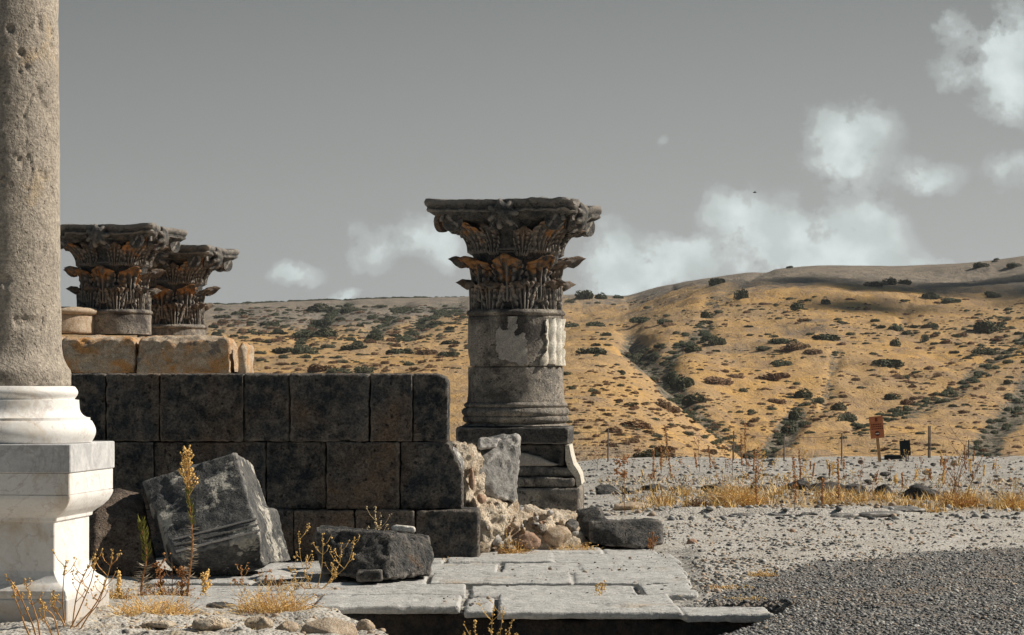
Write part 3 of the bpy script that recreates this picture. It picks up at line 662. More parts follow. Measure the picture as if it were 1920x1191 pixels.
# ------------------------------------------------------------------ ashlar wall
WD = 22.6; WK = WD / F
def wx(x): return (x - CX) * WK
def wz(y): return H - (y - HY) * WK
wall = empty('ashlar_wall', (wx(500), WD, 0), 0, 'long dark basalt wall of three courses of squared blocks, pale blocks above it', 'wall')
def in_parent(o, par):
    """keep world placement of mesh built in world coordinates"""
    o.parent = par; o.matrix_parent_inverse = Matrix.Translation(par.location).inverted() if par.rotation_euler.z == 0 else par.matrix_basis.inverted()
    return o
rw = random.Random(8)
courses = [(700, 828, [-100, 30, 125, 198, 300, 457, 543, 693, 774, 841]), (828, 955, [-60, 90, 212, 288, 498, 611, 750, 868]), (955, 1048, [-40, 120, 260, 400, 552, 666, 779, 900])]
for ci, (y0, y1, xs) in enumerate(courses):
    for i, (a, b) in enumerate(zip(xs, xs[1:])):
        x0, x1, z1, z0 = wx(a) + .004, wx(b) - .004, wz(y0) - .002, wz(y1) + .002
        if ci == 2: z0 = -.05
        dy = rw.uniform(-.025, .025); x0 += rw.uniform(-.002, .004); z1 -= rw.uniform(-.001, .005); Y0, Y1 = WD + dy - (.05 if ci == 2 else 0), WD + .62
        if ci == 0 and b == 841:
            pts = [(x0, y, z) for y in (Y0, Y1) for z in (z0, z1)] + [(x1, y, z0) for y in (Y0, Y1)] + [(x1, y, z1 - .07) for y in (Y0, Y1)] + [(x1 - .022, y, z1 - .02) for y in (Y0, Y1)] + [(x1 - .09, y, z1) for y in (Y0, Y1)]
        elif ci == 1 and b == 868:
            pts = [(x0, y, z) for y in (Y0, Y1) for z in (z0, z1)] + [(x1, y, z0) for y in (Y0, Y1)] + [(x1, y, wz(885)) for y in (Y0, Y1)] + [(wx(842), y, z1) for y in (Y0, Y1)]
        else: pts = chamfer(x0, x1, Y0, Y1, z0, z1, rw.uniform(.002, .007))
        in_parent(rock('stone_block', [pts], M['wall'], voxel=.017, amp=.010, sc=10, chips=.010), wall)

# ------------------------------------------------------------------ white marble pedestal with granite column
def marble_column():
    D = 16.65; k = D / F; t = empty('column', ((10 - CX) * k, D, 0), R(-5.1), 'tall weathered granite column on a white marble pedestal at the left edge', 'column')
    zz = lambda y: H - (y - HY) / F * 17.15
    def ped(name, prof, mat, rough=.0015):
        """square plan lofted through (halfwidth_px, y_px)"""
        prof = [(w_ * k, zz(y)) for w_, y in prof]; n = 18; V = []; Fc = []
        prof = dense(prof, .012)
        for (r, z) in prof:
            c = min(.006, r * .1)
            ring = []
            for (cx, cy, ax) in ((1, -1, 0), (1, 1, 1), (-1, 1, 2), (-1, -1, 3)):
                pass
            pts = []
            corners = [(r, -r), (r, r), (-r, r), (-r, -r)]
            for i in range(4):
                (x0, y0), (x1, y1) = corners[i], corners[(i + 1) % 4]; L = 2 * r
                for j in range(n):
                    tt = (c + (L - 2 * c) * j / (n - 1)) / L; pts.append((x0 + (x1 - x0) * tt, y0 + (y1 - y0) * tt, z))
            V += pts
        m = 4 * n
        for a in range(len(prof) - 1):
            for b in range(m): p = a * m + b; q = a * m + (b + 1) % m; Fc.append((p, q, q + m, p + m))
        Fc.append(tuple(range(m))[::-1]); Fc.append(tuple(range((len(prof) - 1) * m, len(prof) * m)))
        V = np.array(V); d = fbm(V * 6, 3, 5) * rough; r_ = V.copy(); r_[:, 2] = 0; r_ /= np.linalg.norm(r_, axis=1, keepdims=True) + 1e-6; V = V + r_ * d[:, None]
        me = mesh_np(name, V, Fc); sharp(me, 30); return link(name, me, mat, t)
    pd = empty('pedestal', (0, 0, 0)); pd.parent = t
    def sub(*a, **kw):
        o = ped(*a, **kw); o.parent = pd; return o
    sub('plinth', [(156, 1165), (159, 1160), (160, 1102), (158, 1099)], M['marble_grey'])
    cy = [(158, 1099), (159, 1094), (157, 1086), (150, 1079), (141, 1073), (135, 1066), (131, 1060), (128, 1052)]
    sub('base_moulding', cy, M['marble'])
    sub('die', [(128, 1052), (128, 966)], M['marble'])
    sub('cornice', [(128, 966), (133, 963.5), (134, 958), (140, 953), (150, 946), (159, 936), (164, 927), (166, 921), (166, 917)], M['marble'])
    sub('lower_slab', [(163.5, 917), (165.5, 915), (165.5, 879), (164, 877.5)], M['marble'])
    sub('upper_slab', [(166.5, 877.5), (168, 876), (168, 828.5), (166, 827)], M['marble_grey'])
    # attic base
    z = lambda y: H - (y - HY) * k
    pr = [(150, 829)] + [(168 - 8 + 8 * math.sin(math.pi * i / 10), 829 - 40 * i / 10 - 0) for i in range(11)] + [(157, 788), (157, 783)] + \
         [(156 - 19 * math.sin(math.pi / 2 * i / 8), 783 - 20 * (1 - math.cos(math.pi / 2 * i / 8))) for i in range(9)] + [(137, 761), (136.5, 750), (128, 749)] + \
         [(129 + 6 * math.sin(math.pi * i / 8), 747 - 22 * i / 8) for i in range(9)] + [(123, 724)]
    V, Fc = lathe(dense([(a * k, z(b)) for a, b in pr], .008), 128, .0025, 6, 3); me = mesh_np('base', V, Fc); sharp(me, 40); link('base', me, M['marble'], t)
    # shaft
    sp = [(119, 724), (121.5, 722), (122, 700), (121, 694), (114, 684), (107, 668), (103.8, 650), (103, 600), (98, 0), (96, -230), (90, -240)]
    V, Fc = lathe(dense([(a * k, z(b)) for a, b in sp], .014), 200, .007, 7, 9); V = np.array(V)
    # chips and a long crack
    th = np.arctan2(V[:, 1], V[:, 0]); rad = np.hypot(V[:, 0], V[:, 1])
    f = fbm(V * 11, 3, 12); dd = .014 * sstep(.30, .48, f)
    zc = V[:, 2]; path = np.radians(np.interp(zc, [2.4, 2.75, 3.1, 3.26, 3.55, 3.85, 4.1], [-58, -48, -55, -39, -61, -19, -10])) + .07 * fbm(np.stack([zc * 9, zc * 0, zc * 0], -1), 3, 88); cd = np.abs(th - path)
    dd = dd + .012 * np.exp(-(cd / .02) ** 2) * sstep(2.55, 2.8, zc) * (.4 + .6 * (fbm(np.stack([zc * 6, th, zc * 0], -1), 2, 89) > -.15))
    V[:, 0] -= V[:, 0] / rad * dd; V[:, 1] -= V[:, 1] / rad * dd
    me = mesh_np('shaft', V, Fc); sharp(me, 60); link('shaft', me, M['granite'], t)
marble_column()

# ------------------------------------------------------------------ Corinthian capitals
S_ = 31 / F   # metres per photo pixel at the central column
def leaf_mesh(name, z0, z1, rb, rt, half, seed, droop=.16, nu=40, nv=30, thick=.05, pw=2.0, zp=.95, lin=0, st=.22):
    """one carved acanthus leaf; z, radii in px of the central column, half = half width px"""
    rr = random.Random(seed); outer = []; 
    for j in range(nv + 1):
        v = j / nv
        prof = .66 + .34 * math.sin(math.pi * min(1, v * 1.0) ** 1.3)
        if v > .72: prof *= 1 - .62 * ((v - .72) / .28) ** 2
        lob = 1 - .24 * abs(math.sin(v * math.pi * 6.5)) ** 1.5 * (v > .1)
        w_ = half * prof * lob
        out = (rt - rb) * (max(0, (v - st) / (1 - st)) ** pw)
        zv = min(v, .88) / .88; z = z0 + (z1 - z0) * (lin * zv ** .85 + (1 - lin) * math.sin(zv * math.pi / 2)) - (z1 - z0) * droop * max(0, (v - .86) / .14) ** 1.4
        for i in range(nu + 1):
            u = i / nu * 2 - 1; w = w_ * u
            ph = math.atan2(w * 1.0, (z1 - z0) * (.22 + .5 * v)); fan = (abs(math.cos(ph * 9)) ** .8 * 2 - 1.3) * (2.8 + 2.4 * min(1, v * 1.3)) - 4 * (abs(math.sin(v * 20.4)) ** 8) * (abs(u) > .35) * (abs(u) < .8) * (1 - .72 * max(0, v - .8) / .2)
            mid = 1.8 * math.exp(-(u / .1) ** 2)
            r = rb + 3 + out * (1 - .22 * u * u) + fan + mid - 2.2 * abs(u) ** 3
            zz_ = z - (z1 - z0) * .16 * u * u * v ** 2 + rr.uniform(-.2, .2)
            outer.append((r * S_, w * S_, zz_ * S_))
    # polar wrap around the bell: y is arc length
    V = []
    for (r, w, z) in outer:
        a = w / max(r, rb * S_ * 1.0); V.append((r * math.cos(a), r * math.sin(a), z))
    m = len(V)
    for (r, w, z) in outer:
        a = w / max(r, rb * S_); V.append(((r - thick) * math.cos(a), (r - thick) * math.sin(a), z - thick * .6))
    Fc = []; W = nu + 1
    for j in range(nv):
        for i in range(nu):
            a = j * W + i; Fc.append((a, a + 1, a + W + 1, a + W)); Fc.append((a + m, a + W + m, a + W + 1 + m, a + 1 + m))
    bd = [i for i in range(W)] + [j * W + nu for j in range(1, nv + 1)] + [nv * W + i for i in range(nu - 1, -1, -1)] + [j * W for j in range(nv - 1, 0, -1)]
    for a, b in zip(bd, bd[1:] + bd[:1]): Fc.append((a, a + m, b + m, b))
    V = np.array(V); V = V + fbm(V * 16, 3, seed)[:, None] * .006
    me = mesh_np(name, V, Fc); sharp(me, 50); return me
def capital_meshes():
    A = {}
    A['low'] = leaf_mesh('acanthus_leaf', 8, 68, 81, 106, 33, 1, droop=.10, lin=.3, pw=3.6, st=.3)
    A['mid'] = leaf_mesh('acanthus_leaf', 30, 114, 80, 125, 33, 2, droop=.06, lin=.5, pw=2.3, st=.3)
    A['cau'] = leaf_mesh('caulis_leaf', 120, 172, 85, 124, 19, 3, droop=.06, pw=1.5, lin=.9, st=.1)
    A['cor'] = leaf_mesh('corner_leaf', 119, 182, 84, 166, 34, 4, droop=.04, pw=1.5, lin=1, st=.05)
    return A
CAPM = capital_meshes()
def abacus_mesh(seed):
    """concave-sided slab, top at 212 px over the shaft top"""
    n = 260; rings = []; lev = [(172, .7, .70), (178, .84, .84), (184, .9, .92), (188, .93, .96), (190, .97, .985), (193, .965, 1.0), (197, .94, .985), (201, .985, 1.01), (207, .99, 1.02), (212, .985, 1.0), (212.6, .9, .92), (213, .4, .4)]
    V = []
    for (z, sc, scc) in lev:
        for k in range(n):
            a = 2 * math.pi * k / n; b = abs(((a + math.pi / 4) % (math.pi / 2)) - math.pi / 4) / (math.pi / 4)  # 0 mid side, 1 corner
            r = 122 + 78 * (b ** 2.1); r = min(r, 196) * (sc + (scc - sc) * b); V.append((r * math.cos(a) * S_, r * math.sin(a) * S_, z * S_))
    Fc = []; m = len(lev)
    for j in range(m - 1):
        for k in range(n): p = j * n + k; q = j * n + (k + 1) % n; Fc.append((p, q, q + n, p + n))
    Fc.append(tuple(range(n))[::-1]); Fc.append(tuple(range((m - 1) * n, m * n)))
    V = np.array(V); nrm = V / (np.linalg.norm(V, axis=1, keepdims=True) + 1e-6)
    V = V + nrm * (fbm(V * 7, 5, seed, .6) * .035 - .06 * sstep(.22, .4, fbm(V * 2.6, 3, seed + 4)))[:, None]; V[:, 2] += fbm(V * 2.6, 5, seed + 9, .6) * .024
    me = mesh_np('abacus', V, Fc); sharp(me, 45); return me
ABA = abacus_mesh(31); ABA2 = abacus_mesh(35); ABA3 = abacus_mesh(52)
def volute_mesh():
    mb = MB(); pts = []
    for i in range(46):
        a = i / 45 * 2.4 * 2 * math.pi; r = (20 - 16 * i / 45) * S_; pts.append((r * math.cos(a), 0, r * math.sin(a)))
    mb.tube(pts, .026, .014, 7)
    V, Fc = lathe([(0.001, -6 * S_), (18 * S_, -6 * S_), (18 * S_, 6 * S_), (.001, 6 * S_)], 20, cap=False); b = len(mb.v)
    for v in V: mb.v.append((v[0], v[2], v[1]))
    for f in Fc: mb.f.append(tuple(b + i for i in f))
    me = bpy.data.meshes.new('volute'); me.from_pydata(mb.v, [], mb.f); me.update(); sharp(me, 50); return me
VOL = volute_mesh()
def boss_mesh():
    bm = bmesh.new(); bmesh.ops.create_icosphere(bm, subdivisions=4, radius=1); me = bpy.data.meshes.new('fleuron'); bm.to_mesh(me); bm.free()
    co = np.array([v.co[:] for v in me.vertices]); a = np.arctan2(co[:, 2], co[:, 1]); q = 1 + .22 * np.cos(a * 7) * (1 - np.abs(co[:, 0])) + .12 * fbm(co * 3, 3, 8)
    co = co * q[:, None] * np.array([14, 26, 24]) * S_; me.vertices.foreach_set('co', co.ravel()); me.update(); sharp(me, 60); return me
BOSS = boss_mesh()
def capital(t, z0, aba, seed, miss=()):
    """capital parts under thing t, astragal at local z0"""
    rr = random.Random(seed)
    c = empty('capital', (0, 0, z0)); c.parent = t
    def add(name, me, mat, loc=(0, 0, 0), rz=0, ry=0, sc=(1, 1, 1)):
        o = bpy.data.objects.new(name, me); COL.objects.link(o); o.parent = c; o.location = loc; o.rotation_euler = (0, ry, rz); o.scale = sc
        if not me.materials: me.materials.append(mat)
        o.material_slots[0].link = 'OBJECT'; o.material_slots[0].material = mat; return o
    ast = lathe(dense([(84 * S_, 0)] + [(a * S_, b * S_) for a, b in arc(88, 0, 12, 5)] + [(82 * S_, 12.2 * S_)], .01), 96, .008, 8, seed)
    add('astragal', mesh_np('astragal', *ast), M['drum'])
    V, Fc = lathe(dense([(a * S_, b * S_) for a, b in [(75, 8), (75, 40), (76, 80), (80, 112), (85, 119)]], .02), 96, .012, 10, seed + 1); add('bell', mesh_np('bell', V, Fc), M['basalt'])
    V, Fc = lathe(dense([(a * S_, b * S_) for a, b in [(83, 120.5), (85, 122), (83, 132), (84, 146), (90, 158), (104, 170), (112, 180)]], .02), 96, .02, 8, seed + 2); add('upper_bell', mesh_np('upper_bell', V, Fc), M['carved'])
    for k in range(8):
        a = k * math.pi / 4 - math.pi / 2
        if ('l', k) not in miss: add('acanthus_leaf', CAPM['low'], M['dim_leaf'], rz=a + math.pi / 8, sc=(rr.uniform(.97, 1.02),) * 2 + (rr.uniform(.96, 1.03),))
        if ('m', k) not in miss: add('acanthus_leaf', CAPM['mid'], M['bounce_leaf'] if k in (0, 1, 7) else M['dim_leaf'], rz=a, sc=(rr.uniform(.96, 1.02),) * 2 + (rr.uniform(.96, 1.02),))
        if k % 2: add('corner_leaf', CAPM['cor'], M['bounce_leaf'] if k in (1, 7) else M['dim_leaf'], rz=a)
        for s in (-1, 1):
            if not k % 2: add('caulis_leaf', CAPM['cau'], M['dim_leaf'], rz=a + s * .33, sc=(1, 1, rr.uniform(.95, 1)))
    add('abacus', aba, M['carved'])
    for k in range(4):
        a = -math.pi / 4 + k * math.pi / 2
        for s in (-1, 1):
            q = a + s * .11; rv = 153 * S_; add('volute', VOL, M['carved'], (rv * math.cos(q), rv * math.sin(q), 172 * S_), rz=a + s * -.35, sc=(s if False else 1, 1, 1))
            q = a + s * .62; rv = 112 * S_; add('helix', VOL, M['carved'], (rv * math.cos(q), rv * math.sin(q), 166 * S_), rz=a + s * .7 + math.pi / 2 * 0 + s * .9, sc=(.62, .8, .62))
        add('fleuron', BOSS, M['carved'], (122 * S_ * math.cos(a + math.pi / 4), 122 * S_ * math.sin(a + math.pi / 4), 186 * S_), rz=a + math.pi / 4, sc=(1, 1, 1))
    return c

# central column (distance 31 m)
CC = empty('column', ((967 - CX) * S_, 31, 0), R(-11.3), 'thick broken basalt column with Corinthian capital standing alone right of the wall', 'column')
cz = lambda y: H - (y - HY) * S_
CZ0 = cz(594)
capital(CC, CZ0, ABA, 3)
V, Fc = lathe(dense([(88 * S_, cz(688)), (89.3 * S_, cz(687)), (89.3 * S_, cz(595)), (88 * S_, cz(594))], .02), 160, .012, 6, 21)
rad = np.hypot(V[:, 0], V[:, 1]); f = fbm(V * 9, 3, 4); d = .012 * sstep(.25, .4, f) + .05 * sstep(.1, .5, fbm(V * 2.2, 3, 61)) * sstep(cz(662), cz(688), V[:, 2])
V[:, 0] -= V[:, 0] / rad * d; V[:, 1] -= V[:, 1] / rad * d
me = mesh_np('upper_drum', V, Fc); sharp(me, 60); link('upper_drum', me, M['drum'], CC)
pr = [(100, 798), (92, 793), (98, 790), (99.5, 787), (99.5, 782), (97, 780)] + [(97 + 4.5 * math.sin(math.pi * i / 8), 780 - 15 * i / 8) for i in range(9)] + [(95, 764.5)] + [(94 + 3.5 * math.sin(math.pi * i / 6), 764 - 9 * i / 6) for i in range(7)] + [(92, 754), (90.5, 742), (90, 736), (89.2, 700), (89, 690), (87.5, 688.6)]
V, Fc = lathe(dense([(a * S_, cz(b)) for a, b in pr], .014), 160, .008, 6, 22)
rad = np.hypot(V[:, 0], V[:, 1]); d = .05 * sstep(.15, .5, fbm(V * 2.4, 3, 66)) * sstep(cz(716), cz(690), V[:, 2]); V[:, 0] -= V[:, 0] / rad * d; V[:, 1] -= V[:, 1] / rad * d
me = mesh_np('lower_drum', V, Fc); sharp(me, 45); link('lower_drum', me, M['drum'], CC)
def patch(name, poly, rpx, th, mat, flute=0, parent=CC, cxp=967):
    """raised shell on the round drum, outline poly in photo px of the central column"""
    xs = [p[0] for p in poly]; ys = [p[1] for p in poly]; st = 1.1; V = []; idx = {}; Fc = []
    def inside(x, y):
        q = fbm(np.array([x * .12, y * .12, 3.0]), 3, 5); x += 7 * float(q); y += 5 * float(fbm(np.array([x * .12, y * .12, 9.0]), 3, 6)); c = False; j = len(poly) - 1
        for i in range(len(poly)):
            if (poly[i][1] > y) != (poly[j][1] > y) and x < (poly[j][0] - poly[i][0]) * (y - poly[i][1]) / (poly[j][1] - poly[i][1]) + poly[i][0]: c = not c
            j = i
        return c
    rot = R(11.3)
    ang = lambda x: math.asin(max(-.995, min(.995, (x - cxp) / rpx)))
    a0, a1 = ang(min(xs)), ang(max(xs)); na = max(4, int((a1 - a0) * rpx / st)); nz = int((max(ys) - min(ys)) / st)
    cells = []
    for i in range(na):
        for j in range(nz):
            a = a0 + (a1 - a0) * (i + .5) / na; y = min(ys) + st * (j + .5)
            if inside(cxp + rpx * math.sin(a), y): cells.append((i, j))
    cs = set(cells)
    def vert(i, j, l):
        if (i, j, l) not in idx:
            a = a0 + (a1 - a0) * i / na; y = min(ys) + st * j; fl = flute * .5 * (1 - abs(math.sin(a * 13))) if l else 0
            r = rpx * S_ + (th * (1 + .2 * math.sin(i * .31 + j * .23)) - fl if l else -.02)
            q = a - math.pi / 2 + rot; idx[(i, j, l)] = len(V); V.append((r * math.cos(q), r * math.sin(q), cz(y)))
        return idx[(i, j, l)]
    for (i, j) in cells:
        Fc.append((vert(i, j, 1), vert(i, j + 1, 1), vert(i + 1, j + 1, 1), vert(i + 1, j, 1)))
        for (di, dj, a, b) in ((-1, 0, (0, 0), (0, 1)), (1, 0, (1, 1), (1, 0)), (0, -1, (1, 0), (0, 0)), (0, 1, (0, 1), (1, 1))):
            if (i + di, j + dj) not in cs: Fc.append((vert(i + a[0], j + a[1], 0), vert(i + b[0], j + b[1], 0), vert(i + b[0], j + b[1], 1), vert(i + a[0], j + a[1], 1)))
    me = mesh_np(name, V, Fc); link(name, me, mat, parent)
patch('plaster_patch', [(952, 597), (968, 596), (968, 632), (973, 632), (976, 626), (984, 628), (988, 660), (987, 684), (980, 687), (960, 680), (945, 677), (935, 672), (931, 640), (932, 618), (940, 614), (946, 620), (952, 618)], 89.3, .016, M['plaster'])
patch('stucco_fluting', [(1021, 600), (1055.5, 598), (1055.5, 686), (1012, 686), (1015, 668), (1022, 660)], 89.3, .035, M['stucco'], flute=.05)
# pedestal of the central column
def ppx(x0, x1, y0, y1, d0, d1):  # box in column-local coordinates from px edges
    return (x0 - 967) * S_, (x1 - 967) * S_, d0, d1, cz(y1), cz(y0)
ped = empty('pedestal', (0, 0, 0), R(8)); ped.parent = CC
def pc(name, px, mat, vox=.03, amp=.015, c=.02, **kw):
    x0, x1, d0, d1, z0, z1 = ppx(*px); o = rock(name, [chamfer(x0, x1, d0, d1, z0, z1, c)], mat, voxel=vox, amp=amp, sc=5, **kw); o.parent = ped; return o
pc('plinth', (862, 1072, 800, 831, -.66, .66), M['basalt'], c=.04)
pc('upper_stone', (880, 1062, 832, 872, -.56, .56), M['basalt'])
pc('middle_stone', (872, 1080, 873, 891, -.62, .6), M['drum'], c=.03)
pc('projecting_stone', (868, 1082, 892, 909, -.7, .62), M['drum'])
pc('step_stone', (860, 1092, 911, 965, -.74, .7), M['drum'])
# white marble facing left on its right side, with a moulded outline
mf = [(1064, 833), (1071, 833), (1074, 850), (1079, 868), (1086, 878), (1091, 888), (1094, 905), (1085, 909), (1082, 893), (1076, 885), (1068, 874), (1064, 860)]
def slabprof(name, prof, y0, y1, mat, parent):
    V = []; n = len(prof)
    for y in (y0, y1):
        for (x, py) in prof: V.append(((x - 967) * S_, y, cz(py)))
    Fc = [tuple(range(n))[::-1] if False else tuple(range(n)), tuple(range(n, 2 * n))[::-1]] + [(i, i + n, (i + 1) % n + n, (i + 1) % n) for i in range(n)]
    bm = bmesh.new(); me = mesh_np(name, V, Fc); bm.from_mesh(me); bmesh.ops.recalc_face_normals(bm, faces=bm.faces); bm.to_mesh(me); bm.free(); return link(name, me, mat, parent)
slabprof('marble_facing', mf, -.63, .5, M['stucco'], ped)
# ledge plaster piece on the front
o = rock('plaster_ledge', [[((x - 967) * S_, d, cz(y)) for x, y in ((972, 846), (995, 848), (1025, 865), (1060, 871), (972, 872)) for d in (-.61, -.5)]], M['plaster'], voxel=.025, amp=.01, sc=6); o.parent = ped

# two columns behind on the podium
def far_column(xc, D, yb, ybase, aba, seed, label, drum_px):
    t = empty('column', ((xc - CX) / F * D, D, 2.26), R(-10), label, 'column')
    z0 = H - (yb - HY) / F * D - 2.26
    capital(t, z0, aba, seed)
    V, Fc = lathe(dense([(89 * S_, .0), (89.5 * S_, .02), (89.5 * S_, z0 - .005), (86 * S_, z0)], .03), 128, .012, 6, seed + 7); me = mesh_np('drum', V, Fc); sharp(me, 60); link('drum', me, M['drum'], t)
    return t
far_column(214, 40, 591, 628, ABA2, 5, 'nearer of two Corinthian capitals above the dark wall, beside the granite shaft', 1)
far_column(322, 43, 618, 630, ABA3, 6, 'farther of two Corinthian capitals above the dark wall, partly behind its neighbour', 1)
# short drum with a ring
t = empty('column_stump', ((108 - CX) / F * 39.5, 39.5, 2.26), 0, 'short pale column stump with a ringed top beside the granite shaft', 'column stump')
kk = 39.5 / F
V, Fc = lathe(dense([(66 * kk, 0), (68 * kk, .02), (68 * kk, .27), (67 * kk, .28)], .03), 96, .012, 6, 71); link('drum', mesh_np('drum', V, Fc), M['tan'], t, True)
V, Fc = lathe(dense([(68 * kk, .278)] + [(a, b) for a, b in arc(72 * kk, .285, .09, .03)] + [(60 * kk, .39), (40 * kk, .38)], .015), 96, .015, 6, 72); link('ring_moulding', mesh_np('ring_moulding', V, Fc), M['tan'], t, True)
# podium and pale blocks
def wp(x, y, D): return tuple(P(x, y, D))
pod = empty('podium', (-8, 41, 0), 0, 'podium of rough basalt masonry carrying the pale blocks behind the dark wall', 'podium')
in_parent(rock('masonry', [chamfer(-11.5, (470 - CX) / F * 38, 38.1, 45, -.1, 1.66, .05)], M['wall'], voxel=.09, amp=.05, sc=2.5), pod)
KB = 38 / F
def pale(name, x0, x1, y0, y1, D, dep, label, amp=.05, seed=0, xb=None):
    X0, X1 = (x0 - CX) / F * D, (x1 - CX) / F * D; Z1, Z0 = H - (y0 - HY) / F * D, H - (y1 - HY) / F * D
    r = random.Random(seed); pts = []
    for X, sx_ in ((X0, 1), (X1, -1)):
        for Y, sy_ in ((D, 1), (D + dep, -1)):
            if sx_ < 0 and sy_ < 0 and xb: X = (xb - CX) / F * Y
            pts += [(X + sx_ * .03, Y, Z1 - .06), (X, Y + sy_ * .05, Z1 - .07), (X + sx_ * .07, Y + sy_ * .07, Z1), (X, Y, Z0)]
    o = rock(name, [pts], M['lime'], voxel=.035, amp=amp, sc=3.5, big=.03, chips=.03, octs=5)
    tag(o, label, 'stone block', 'pale limestone blocks on the podium')
pale('limestone_block', -120, 110, 631, 702, 38, 6, 'pale limestone block mostly hidden behind the granite shaft')
pale('limestone_block', 112, 254, 631, 702, 38, 6, 'weathered orange limestone block just right of the granite shaft', seed=1)
pale('limestone_block', 256, 432, 631, 702, 38, 6, 'longest weathered limestone block, under the farther capital', seed=2, xb=447)
pale('limestone_block', 446, 462, 643, 702, 38.2, 1.6, 'narrow pale limestone block at the right end of its row', amp=.035, seed=3, xb=476)

# ------------------------------------------------------------------ fallen blocks
def pxrock(name, hulls, mat, label, cat, group=None, **kw):
    o = rock(name, [[wp(*p) for p in h] for h in hulls], mat, **kw); tag(o, label, cat, group); return o
pxrock('fallen_block', [[(267, 903, 20.5), (443, 847, 20.5), (488, 1003, 19.9), (326, 1044, 19.9), (496, 1062, 20.2), (391, 1100, 20.2), (312, 1060, 20.4), (474, 868, 21.4), (500, 948, 21.3), (300, 905, 21.4), (330, 1070, 21.3), (500, 1060, 21.0)],
                        [(478, 950, 20.4), (521, 956, 21.2), (546, 1050, 20.9), (497, 1058, 20.2), (480, 950, 21.3), (470, 1060, 20.6)]],
       M['fallen'], 'large tilted basalt block with pale stains leaning before the wall', 'stone block', 'fallen blocks before the wall', voxel=.022, amp=.014, sc=5, chips=.012, strata=.012)
_fb = bpy.data.objects['fallen_block']
for _k, (_r, _m) in enumerate(((.010, 'basalt_grey'), (.007, 'fallen'), (.009, 'basalt_grey'))):
    _mb = MB(); _mb.tube([wp(330 + _k * -3 + (488 - 330) * q + 0, 1034 - _k * 11 - 40 * q + 0, 19.93 + _k * .045 - .01) for q in [i / 12 for i in range(13)]], _r, _r, 5); _mb.build('moulding', M[_m], _fb)
pxrock('fallen_block', [[(176, 960, 20.4), (218, 918, 20.7), (262, 930, 20.9), (272, 985, 20.4), (172, 1020, 20.2), (175, 1090, 20.2), (300, 1092, 20.2), (290, 1040, 20.3), (240, 925, 21.6), (180, 940, 21.5), (180, 1090, 21.5), (295, 1080, 21.5)]],
       M['brownblock'], 'rounded brown basalt block between the marble pedestal and the large tilted block', 'stone block', 'fallen blocks before the wall', voxel=.024, amp=.02, sc=4, big=.02, chips=.015)
pxrock('fallen_block', [[(590, 991, 19.9), (608, 986, 20.3), (660, 996, 20.2), (736, 998, 19.75), (805, 1005, 20.2), (813, 1030, 20.1), (808, 1080, 19.95), (732, 1088, 19.5), (603, 1078, 19.7), (594, 1030, 19.8), (620, 988, 20.7), (790, 1003, 20.8), (795, 1075, 20.6), (610, 1070, 20.6)]],
       M['basalt'], 'low wide basalt block with a white stone on top, before the wall', 'stone block', 'fallen blocks before the wall', voxel=.02, amp=.02, sc=7, chips=.02)
pxrock('white_stone', [[(733, 988, 20.1), (742, 984, 20.1), (775, 987, 20.1), (780, 992, 20.1), (778, 999, 20.1), (736, 996, 20.1), (738, 986, 20.3), (776, 988, 20.3), (776, 998, 20.3), (740, 997, 20.3)]],
       M['whitestone'], 'small flat white stone lying on the low wide basalt block', 'stone', voxel=.01, amp=.004, sc=9)
pxrock('small_block', [[(668, 1071, 19.3), (716, 1069, 19.3), (718, 1089, 19.3), (669, 1092, 19.3), (672, 1069, 19.6), (714, 1068, 19.6), (716, 1088, 19.6), (672, 1090, 19.6)]],
       M['basalt'], 'small dark block wedged in front of the low wide basalt block', 'stone block', voxel=.015, amp=.008, sc=8)
pxrock('flat_slab', [[(500, 1072, 19.6), (548, 1060, 20.2), (585, 1062, 20.2), (582, 1085, 19.6), (470, 1092, 19.3), (520, 1092, 19.3)]], M['pave'], 'thin pale slab lying at the foot of the large tilted block', 'slab', voxel=.018, amp=.01, sc=6)
pxrock('l_shaped_block', [[(1080, 957, 24.3), (1127, 951, 24.3), (1130, 975, 24.1), (1134, 1024, 23.9), (1111, 1020, 23.9), (1080, 996, 24.1), (1088, 955, 25), (1127, 952, 25), (1140, 1015, 25), (1090, 1010, 25)],
                          [(1105, 978, 24.0), (1236, 977, 24.1), (1242, 985, 24.1), (1241, 1020, 23.9), (1205, 1030, 23.8), (1105, 1022, 23.9), (1110, 975, 24.9), (1236, 974, 24.9), (1238, 1012, 24.8), (1110, 1012, 24.9)]],
       M['basalt'], 'black L-shaped basalt block at the right end of the rubble', 'stone block', voxel=.024, amp=.025, sc=4, big=.015, chips=.012)
